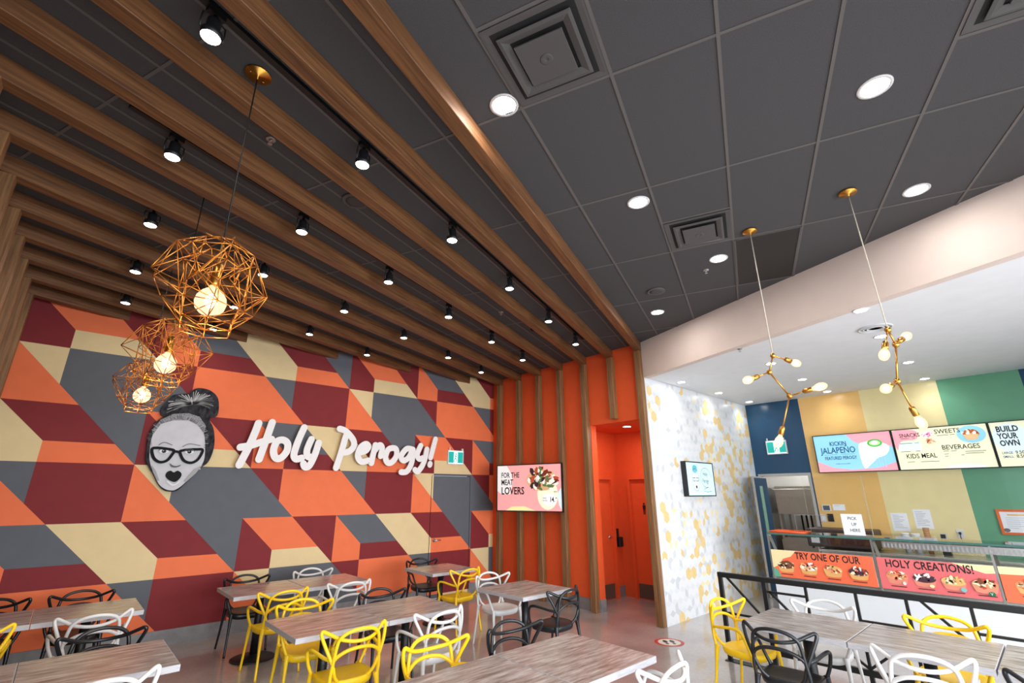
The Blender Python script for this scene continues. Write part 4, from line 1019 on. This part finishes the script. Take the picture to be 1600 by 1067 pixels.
b = MB()
for x_ in (-.22, .25):
    for y_ in (-.45, .45): b.lathe([(.02, 0), (.02, .032)], (x_, y_, 0), seg=10)
b.build('foot', M_black, t)
M_cup = mat('cup_kraft', srgb(190, 140, 96), .6, noise=.06, scale=20)
t = thing('cup_stack', 'stack of brown paper cups on the back counter', 'cups', (XK - .2, 1.63, .90))
b = MB()
pr = [(.032, 0)]
for k in range(9): pr += [(.04 + .0005 * k, .11 + k * .035), (.045, .112 + k * .035), (.045, .118 + k * .035), (.041, .12 + k * .035)]
b.lathe(pr, seg=18); b.build('cups', M_cup, t)
t = thing('card_terminal', 'grey card terminal on the back counter near the green band', 'card terminal', (XK - .25, 1.42, .90))
b = MB(); b.bar((-.06, 0, .12), (.04, 0, .32), .085, .045, (1, 0, 0)); bevel(b.build('body', M_edge, t), .01, 2)
b = MB(); b.bar((-.055, 0, .23), (-.012, 0, .31), .06, .012, (1, 0, 0)); b.build('display', g(50), t)
b = MB(); b.box(-.08, .06, -.05, .05, 0, .13); b.build('stand', M_black, t)
for i, (y_, lab) in enumerate(((1.92, 'white food container on the back counter, left of the paper cups'), (1.78, 'white food container on the back counter, just beside the paper cups'))):
    t = thing('food_container', lab, 'container', (XK - .22, y_, .90), 0, 'white containers on the back counter')
    b = MB(); b.lathe([(.045, 0), (.06, .27), (.06, .29)], seg=18); b.build('tub', M_white, t)
    b = MB(); b.lathe([(.064, .285), (.064, .30), (.05, .306)], seg=18); b.build('lid', M_signw, t)

# ---- service counter: panelled base, glass display, printed fronts
FX = 8.50
CY0, CY1 = -3.0, 3.30
M_panel = mat('counter_panel', srgb(222, 226, 230), .35, noise=.015, scale=3)
t = thing('service_counter', 'long white food display counter with steel wells', 'counter', (FX, 0, 0))
b = MB(); b.box(.05, .95, CY0, CY1, .0, .60); b.build('base', M_panel, t)
b = MB(); b.box(.03, .98, CY0, CY1 + .02, .60, .64); b.build('worktop', M_steel, t)
for y_ in (CY1 - .01, 1.92, .72, -.5):
    b = MB(); b.bar((.012, y_, .60), (.012, y_, 1.25), .022, .022); b.bar((.03, y_ - .02, 1.22), (.42, y_ - .02, .70), .035, .025); b.bar((.012, y_, 1.215), (.05, y_ - .02, 1.215), .02, .02); b.build('glass_post', M_steel, t)
area('case_fill_light', (.30, .4, 1.135), (0, 0, -1),   .12, 2.6, 20, (1, .97, .92), t); area('case_fill_light', (.30, 2.6, 1.24), (0, 0, -1), .12, 1.1, 9, (1, .97, .92), t)  # unseen lamps added to brighten the dark inside of the case
b = MB(); b.box(.0, .55, CY0, 1.80, 1.14, 1.225)
for k in range(110): b.box(-.003, .0, 1.78 - k * .042 - .02, 1.78 - k * .042, 1.15, 1.205, 1)
b.build('lamp_hood', [M_steel, g(150)], t)
b = MB()
for k in range(9): b.box(.15, .52, 1.72 - k * .52 - .48, 1.72 - k * .52, .64, .92)
b.box(.2, .9, 2.0, 3.2, .64, .70); b.build('food_well', M_steel, t)
b = MB(); b.box(.012, .016, CY0, CY1, .62, 1.25); b.box(.0, .62, CY0, CY1, 1.25, 1.258)
b.build('display_glass', glass('display_glass', (.972, .985, .98, 1)), t)
b = MB(); b.box(-.006, .0, CY0, CY1, 1.236, 1.262); b.build('glass_edge', mat('glass_edge_green', srgb(70, 110, 104), .2, noise=.05, scale=20), t)
# printed fronts: one sheet per bay
p_or = mat('print_orange', srgb(240, 110, 72), .5, noise=.02, scale=5); p_rs = mat('print_coral', srgb(224, 108, 110), .5, noise=.02, scale=5); p_cr = mat('print_cream', srgb(240, 222, 170), .5); p_gn = mat('print_green', srgb(96, 170, 140), .5); p_ink = mat('print_ink', srgb(28, 24, 26), .6)
p_kr = mat('print_kraft', srgb(226, 170, 104), .5, noise=.04, scale=9); p_pk = mat('print_kraft_pink', srgb(222, 140, 116), .5, noise=.04, scale=9)
PF = {n_: mat('food_' + n_, srgb(*c), .5) for n_, c in dict(brown=(120, 70, 44), cream=(244, 226, 190), gold=(226, 180, 110), red=(196, 74, 50), white=(244, 240, 234), plum=(74, 44, 56), green=(110, 130, 70), tan=(206, 150, 96), salmon=(236, 150, 110)).items()}
def bowl(f, cx, cy, s, kraft, cols, seed):
    f.layer(); f.shape([(cx - s, cy)] + [(cx + s * math.cos(a) * .82, cy - s * .62 + s * .16 * math.sin(a)) for a in [math.pi + math.pi * k / 8 for k in range(9)]] + [(cx + s, cy)], kraft)
    f.layer(); f.oval(cx, cy + .01, s, s * .42, cols[0], 22); food(f, cx, cy + .02, s * .92, s * .46, cols, 34, seed, .16, .3)
    f.layer(); f.rect(cx - s * .7, cy - s * 1.02, cx + s * .7, cy - s * .94, p_ink)
def front(y1, y0, bg, label, draw):
    t = thing('counter_poster', label, 'poster', (FX - .001, y1, .63), 0, 'printed posters on the counter glass')
    b = MB(); b.box(.0, .008, -(y1 - y0), 0, 0, .385); b.build('backing_sheet', M_paper, t)
    f = Face2((-.001, 0, 0), rr, uu, nn, .0005); f.rect(0, 0, y1 - y0, .385, bg); f.layer(); draw(f, y1 - y0); f.build('print', t)
def draw1(f, w):
    f.shape([(0, .12), (0, .385), (.36, .385), (.28, .30), (.16, .26), (.10, .17)], p_cr); f.shape([(0, 0), (0, .13), (.06, .10), (.10, 0)], p_gn); f.layer()
    f.text('TRY ONE OF OUR', .34, .276, .092, p_ink, bold=.03, w=.84)
    for i, cs in enumerate((['brown', 'cream', 'brown'], ['cream', 'gold', 'white', 'red'], ['gold', 'salmon', 'cream', 'red'], ['plum', 'cream', 'red', 'white', 'brown'])): bowl(f, .19 + i * .315, .162, .118, p_kr, [PF[c] for c in cs], i)
def draw2(f, w):
    f.shape([(.78, .385), (w, .385), (w, .30), (1.08, .29), (.95, .33)], p_cr); f.layer(); f.text('HOLY CREATIONS!', .09, .276, .092, p_ink, bold=.03, w=.88)
    for i, cs in enumerate((['salmon', 'red', 'white', 'tan'], ['plum', 'white', 'plum'], ['gold', 'cream', 'green', 'tan'], ['tan', 'red', 'cream', 'brown'])): bowl(f, .19 + i * .285, .160, .118, p_pk, [PF[c] for c in cs], 10 + i)
    f.layer(); f.oval(.54, .09, .024, .02, p_cr); f.oval(.84, .085, .028, .024, mat('print_teal', srgb(120, 190, 190), .5)); f.oval(1.09, .07, .03, .026, mat('print_deepgreen', srgb(20, 110, 70), .5)); f.oval(.26, .09, .018, .022, g(220)); f.layer(); f.text('V', 1.075, .056, .03, M_paper, .9)
def draw3(f, w):
    f.shape([(0, .385), (.5, .385), (.3, .31), (0, .30)], p_cr); f.layer()
    for i in range(3): bowl(f, .22 + i * .29, .185, .108, p_kr, [PF['tan'], PF['red'], PF['cream']], 30 + i)
front(3.275, 1.94, p_or, 'orange counter poster reading Try one of our, with four food bowls', draw1)
front(1.90, .735, p_rs, 'coral counter poster reading Holy creations!, with four food bowls', draw2)
front(.70, -.47, p_or, 'orange counter poster at the right photo edge, beyond the coral one', draw3)

# sneeze guard above the counter
M_acr = glass('acrylic_clear', (.985, .985, .985, 1))
t = thing('sneeze_guard', 'tall clear acrylic guard standing along the counter top', 'guard', (FX + .17, 0, 1.262))
for y0, y1 in ((1.915, 2.70), (.40, 1.905)):
    b = MB(); b.box(0, .006, y0, y1, .0, .84); b.build('acrylic_pane', M_acr, t)
b = MB(); b.box(-.001, .007, 1.906, 1.914, 0, .84); b.build('joint_strip', mat('acrylic_edge', srgb(176, 166, 140), .3, noise=.03, scale=20), t)
b = MB()
for y_ in (2.6, 2.05, 1.75, .55): b.box(-.04, .05, y_ - .03, y_ + .03, -.003, .012)
b.build('foot', M_steel, t)
t = thing('acrylic_shield', 'small clear acrylic shield on the counter by the orange tray', 'guard', (FX + .30, 2.88, 1.259))
b = MB(); b.box(0, .005, -.42, .06, 0, .27); b.build('acrylic_pane', M_acr, t)
b = MB(); b.tube([(.0, .06, 0), (.0, .06, .27), (0, -.42, .27)], .004, 6); b.build('rim', M_edge, t)
t = thing('pickup_sign', 'white printed sign on the counter glass reading Pick up here', 'sign', (FX + .06, 2.10, 1.262))
b = MB(); b.box(-.001, .004, -.125, .135, .015, .305); b.build('sheet', M_paper, t)
f = Face2((-.002, 0, 0), rr, uu, nn); f.rect(-.134, .016, .124, .304, M_paper); f.layer(); f.text('PICK', 0, .225, .042, p_ink, .9, .01, 'CENTER'); f.text('UP', .01, .145, .042, p_ink, .9, .01, 'CENTER'); f.text('HERE', .01, .065, .042, p_ink, .9, .01, 'CENTER'); f.build('printed_face', t)
b = MB(); b.box(-.03, .05, -.20, .20, 0, .018); b.build('stand', g(120), t)
t = thing('serving_tray', 'flat orange tray on the left end of the counter glass', 'tray', (FX + .22, 3.02, 1.259))
M_tray = mat('tray_orange', srgb(238, 96, 44), .4, noise=.03, scale=8)
b = MB(); b.box(-.17, .17, -.25, .25, 0, .012); b.build('tray_base', M_tray, t)
b = MB(); b.tube([(-.17, -.25, .02), (.17, -.25, .02), (.17, .25, .02), (-.17, .25, .02)], .012, 6, closed=True); b.build('rim', M_tray, t)
t = thing('steel_bowl', 'round steel bowl under the counter glass near the left end', 'bowl', (FX + .5, 2.52, .702))
b = MB(); b.lathe([(.05, 0), (.10, .06), (.13, .14), (.135, .14), (.105, .055), (1e-5, .006)], seg=24); b.build('bowl', M_steel, t)
b = MB(); b.lathe([(.132, .135), (.140, .140), (.132, .145)], seg=24); b.build('rim', M_steel, t)
t = thing('price_card', 'small blank white card clipped inside the counter glass', 'card', (FX + .03, 2.62, 1.15))
b = MB(); b.box(0, .003, -.055, .055, 0, .075); b.build('card', M_paper, t)
b = MB(); b.box(-.002, .01, -.02, .02, .07, .085); b.build('clip', M_steel, t)

# ---- back room seen through the doorway
M_hood = mat('dull_steel', srgb(168, 165, 154), .4, metal=.15, noise=.08, scale=10, stretch=(1, 10, 1))
t = thing('dishwasher', 'stainless hood dishwasher seen through the kitchen doorway', 'dishwasher', (12.75, 4.1, 0))
b = MB(); b.box(-.35, .35, -.38, .38, 1.40, 2.02); bevel(b.build('hood', M_hood, t), .012, 2)
b = MB(); b.box(-.33, .33, -.40, .40, .30, .86); b.build('tank', M_hood, t)
b = MB(); b.tube(cr([(-.02, .42, 1.80), (-.40, .42, 1.94), (-.42, .38, 1.945)], 4) + [(-.42, -.40, 1.945), (-.02, -.42, 1.86)], .008, 8); b.build('handle', M_steel, t)
b = MB()
for y_ in (-.36, .36):
    for x_ in (-.3, .3): b.box(x_ - .02, x_ + .02, y_ - .02, y_ + .02, 0, 1.42)
b.build('leg', M_hood, t)
b = MB(); b.box(-.30, .30, -.36, .36, .86, .90); b.build('rack_shelf', M_hood, t)
b = MB()
for y_ in (-.1, .0, .1): b.tube([(.28, y_, .9), (.28, y_, 1.4)], .02, 8)
b.build('pipe', M_ventdark, t)
t = thing('prep_table', 'steel table in the back room beside the dishwasher', 'table', (12.1, 3.1, 0))
b = MB(); b.box(-.4, .4, -.5, .5, .88, .92); b.build('table_top', M_steel, t)
for x_ in (-.36, .36):
    for y_ in (-.46, .46): b = MB(); b.lathe([(.02, 0), (.02, .88)], (x_, y_, 0), seg=10); b.build('leg', M_steel, t)
t = thing('paper_towel_roll', 'white roll of paper towel in the back room', 'paper roll', (12.0, 3.32, .92))
b = MB(); b.lathe([(.03, .0), (.09, .0), (.09, .26), (.03, .26)], seg=22); b.build('roll', M_paper, t)
b = MB(); b.lathe([(.029, -.0), (.029, .27), (.02, .27), (.02, 0)], seg=16); b.build('core', M_cup, t)
t = thing('wall_panel', 'tall stainless wall cabinet at the left of the back room', 'cabinet', (12.7, 4.98, 0))
b = MB(); b.box(-.4, .4, -.36, .3, .1, 2.0); b.build('body', M_hood, t)
b = MB(); b.box(-.38, .38, -.375, -.361, .12, 1.98); b.build('door', M_steel, t)

# ---- black steel railing between tables and counter
RX_ = 6.19
t = thing('railing', 'black steel railing with diagonal bars in front of the counter', 'railing', (RX_, 0, 0))
b = MB(); b.box(-.025, .025, -2.6, 3.055, .885, .94); bevel(b.build('top_rail', M_blkmetal, t), .004, 1)
for y_ in (3.03, 2.52): b = MB(); b.box(-.02, .02, y_ - .022, y_ + .022, .008, .886); b.build('post', M_blkmetal, t)
for y_ in (2.09, 1.63, 1.22, .76, .30, -.16, -.62): b = MB(); b.box(-.012, .012, y_ - .013, y_ + .013, .21, .886); b.build('upright', M_blkmetal, t)
b = MB(); b.box(-.02, .02, -2.6, 2.50, .16, .215); b.build('bottom_rail', M_blkmetal, t)
b = MB(); b.box(-.06, .06, 2.50, 3.07, 0, .008)
b.build('floor_plate', M_blkmetal, t)
for (ya, za, yb, zb) in ((2.95, .89, 2.54, .47), (2.50, .79, 2.09, .79), (2.47, .79, 2.09, .42), (2.09, .55, 1.63, .22), (1.22, .55, 1.63, .22), (1.63, .64, 1.22, .64), (1.11, .89, .76, .53), (.76, .68, .30, .68), (.76, .53, .30, .22), (3.01, .50, 2.54, .50), (-.16, .89, .30, .45)):
    b = MB(); b.bar((0, ya, za), (0, yb, zb), .022, .022, (1, 0, 0)); b.build('brace', M_blkmetal, t)
b = MB()
for y_ in (1.63, -.62, -2.55): b.box(-.05, .05, y_ - .05, y_ + .05, 0, .008); b.box(-.018, .018, y_ - .018, y_ + .018, .008, .165)
b.build('foot', M_blkmetal, t)

# ================================================================== TABLES AND CHAIRS
TT, THK = .76, .042
def make_table():
    t = thing('dining_table', 'x', 'table')
    # x is along the row, y across it
    b = MB(); b.obox([(-.412, -.405), (.412, -.405), (.412, .405), (-.412, .405)], TT - THK, TT - .0012, 1)
    b.obox([(-.408, -.401), (.408, -.401), (.408, .401), (-.408, .401)], TT - .0012, TT, 1, 0)
    bevel(b.build('table_top', [M_top, M_edge], t), .003, 1)
    b = MB(); b.lathe([(.041, .02), (.041, .70)], seg=18); b.build('column', M_blkmetal, t)
    b = MB(); b.lathe([(1e-5, .012), (.245, .0), (.245, .010), (.23, .018), (.08, .028), (.045, .05)], seg=36); b.build('base', M_blkmetal, t)
    b = MB(); b.box(-.24, .24, -.03, .03, .70, TT - THK - .001); b.box(-.03, .03, -.24, .24, .70, TT - THK - .001); b.build('support_plate', M_blkmetal, t)
    return t
TABLES = [
 (2.075, 6.945, 0, 'wood-look table by the mural, left of its joined pair'), (2.905, 6.945, 0, 'wood-look table by the mural, right of its joined pair'),
 (2.03, 4.79, 0, 'wood-look table in the middle of the floor, left of its joined pair'), (2.86, 4.79, 0, 'wood-look table in the middle of the floor, right of its joined pair'),
 (4.63, 6.79, 0, 'single wood-look table in front of the painted exit door'), (4.45, 4.69, 0, 'single wood-look table nearest the slatted orange wall'),
 (2.955, 2.60, 0, 'wood-look table at the bottom centre, its right end free'), (2.125, 2.60, 0, 'wood-look table at the bottom centre, left of its joined pair, partly cut off'),
 (.43, 6.90, 0, 'wood-look table at far left below the mural, end nearest the middle'), (-.40, 6.90, 0, 'wood-look table at far left below the mural, cut off by the photo edge'),
 (.42, 4.72, 0, 'wood-look table in the bottom left corner, right of its joined pair'), (-.41, 4.72, 0, 'wood-look table in the bottom left corner, mostly cut off'),
 (5.14, 1.79, 90, 'grey-looking table by the black railing, first of the joined row'), (5.14, .955, 90, 'grey-looking table by the black railing, second of the joined row'), (5.14, .12, 90, 'grey-looking table by the black railing at the right photo edge')]
t0 = make_table()
for i, (x, y, rz, lab) in enumerate(TABLES):
    if i == 0: t0.location = (x, y, 0); t0['label'] = lab; t0['group'] = 'wood-look dining tables'
    else: copy_thing(t0, (x, y, 0), R(rz), lab)

def mirror(half): return [tuple(p) for p in half] + [(-p[0], p[1], p[2]) for p in reversed(half[:-1])]
def make_chair(colour, M):
    t = thing('armchair', 'x', 'chair')
    # seat shell: dished pan with a rolled rim
    b = MB(); N = 36; rings = []
    def outline(a, s):
        ca, sa = math.cos(a), math.sin(a)
        hw = .222 if sa > 0 else .222 - .03 * abs(sa)
        x = hw * math.copysign(abs(ca) ** .62, ca) * s; y = .205 * math.copysign(abs(sa) ** .62, sa) * s + .01
        return x, y
    prof = [(.02, .447), (.3, .446), (.6, .450), (.85, .458), (.96, .462), (1.0, .456), (1.0, .43), (.965, .405), (.90, .396), (.84, .402), (.80, .424), (.4, .432), (.02, .433)]
    for s, z in prof:
        for k in range(N):
            a = 2 * math.pi * k / N; x, y = outline(a, s); zz = z - .018 * max(0, (y - .12) / .1) * (s > .5)
            b.v.append((x, y, zz))
    for i in range(len(prof) - 1):
        for k in range(N):
            b.f.append((i * N + k, i * N + (k + 1) % N, (i + 1) * N + (k + 1) % N, (i + 1) * N + k)[::-1]); b.m.append(0); b.sm.append(True)
    b.f.append(tuple(range(N))); b.m.append(0); b.sm.append(True)
    b.build('seat', M, t)
    for sx in (-1, 1):
        for front in (0, 1):
            if front: p = cr([(sx * .205, .17, .455), (sx * .212, .18, .40), (sx * .222, .205, .2), (sx * .232, .228, 0)], 5)
            else: p = cr([(sx * .192, -.19, .47), (sx * .2, -.2, .40), (sx * .212, -.228, .2), (sx * .224, -.262, 0)], 5)
            n = len(p); b = MB(); b.tube(p, [.027 - .014 * min(1, 1.6 * k / (n - 1)) for k in range(n)], 10); b.build('leg', M, t)
    b = MB(); ear = cr(mirror([(.115, -.165, .45), (.158, -.195, .50), (.19, -.212, .585), (.238, -.19, .69), (.268, -.155, .768), (.275, -.138, .803), (.262, -.140, .819), (.222, -.168, .800), (.15, -.225, .764), (.075, -.262, .747), (0, -.274, .742)]), 5)
    b.tube(ear, .0142, 8); b.build('back_frame', M, t)
    b = MB(); arch = cr(mirror([(.198, -.195, .45), (.200, -.21, .53), (.190, -.222, .62), (.178, -.232, .72), (.158, -.245, .775), (.10, -.266, .813), (0, -.279, .828)]), 5)
    b.tube(arch, .0142, 8); b.build('back_arch', M, t)
    b = MB(); arm = cr(mirror([(.21, .165, .45), (.245, .16, .53), (.27, .135, .62), (.272, .09, .652), (.262, .0, .652), (.235, -.13, .632), (.194, -.212, .622), (.165, -.235, .650), (.10, -.260, .684), (0, -.271, .696)]), 5)
    b.tube(arm, [.0142] * len(arm), 8); b.build('arm_band', M, t)
    return t
CH = {c: make_chair(c, m) for c, m in (('black', M_black), ('white', M_white), ('yellow', M_yellow))}
used = set()
def chair(col, ex, ey, rz, label):
    """ex, ey: middle of the top of the back; rz: turn about z, 0 = sitter faces +y"""
    ex, ey = ex * .968, ey * .968
    a = R(rz); off = Vector((-math.sin(a) * .14, math.cos(a) * .14, 0)); loc = Vector((ex, ey, 0)) + off
    grp = '%s woven-back plastic armchairs' % col
    if col not in used:
        used.add(col); o = CH[col]; o.location = loc; o.rotation_euler = (0, 0, a); o['label'] = label; o['group'] = grp
    else: copy_thing(CH[col], loc, a, label, grp)
chair('black', 2.12, 7.80, 180, 'black armchair against the mural behind the left table of the joined pair')
chair('white', 3.02, 7.80, 178, 'white armchair against the mural behind the right table of the joined pair')
chair('yellow', 2.17, 6.44, 2, 'yellow armchair at the front of the left table by the mural')
chair('white', 2.99, 6.46, -2, 'white armchair at the front of the right table by the mural')
chair('yellow', 2.12, 5.58, 176, 'yellow armchair facing the camera behind the left middle table')
chair('black', 3.00, 5.57, 176, 'black armchair facing the camera behind the right middle table')
chair('yellow', 2.09, 4.33, -1, 'yellow armchair seen from behind at the front of the left middle table')
chair('white', 2.95, 4.33, 3, 'white armchair seen from behind at the front of the right middle table')
chair('yellow', 2.36, 3.47, 177, 'yellow armchair behind the bottom centre table')
chair('black', 3.12, 3.40, 173, 'black armchair behind the bottom centre table')
chair('white', 4.72, 5.62, 175, 'white armchair behind the single table nearest the slatted wall')
chair('black', 4.64, 4.24, 5, 'black armchair at the front of the single table nearest the slatted wall')
chair('black', 4.83, 7.66, 173, 'black armchair beside the painted exit door')
chair('yellow', 4.75, 6.32, 3, 'yellow armchair at the front of the table by the exit door')
chair('black', .40, 7.87, 180, 'black armchair against the mural behind the far left table')
chair('black', -.32, 7.88, 180, 'black armchair at the left photo edge against the mural')
chair('white', .46, 6.45, 4, 'white armchair at the front of the far left table')
chair('yellow', -.37, 6.45, 2, 'yellow armchair cut off at the left photo edge')
chair('black', .48, 5.56, 178, 'black armchair behind the bottom left corner table')
chair('white', .42, 4.27, 0, 'white armchair at the front of the bottom left corner table, cut off below')
chair('white', 3.21, 2.07, 3, 'white armchair at the right end of the bottom centre table, cut off below')
chair('yellow', 5.36, 2.57, 172, 'yellow armchair at the end of the table row, under the railing corner')
chair('black', 4.69, 1.85, -88, 'black armchair in front of the first table by the railing')
chair('white', 5.97, 1.89, 92, 'white armchair between the first table and the railing')
chair('yellow', 5.97, .94, 90, 'yellow armchair between the second table and the railing')
chair('white', 4.72, .92, -80, 'white armchair in front of the second table by the railing, cut off below')
chair('black', 4.68, .21, -88, 'black armchair cut off in the bottom right corner')
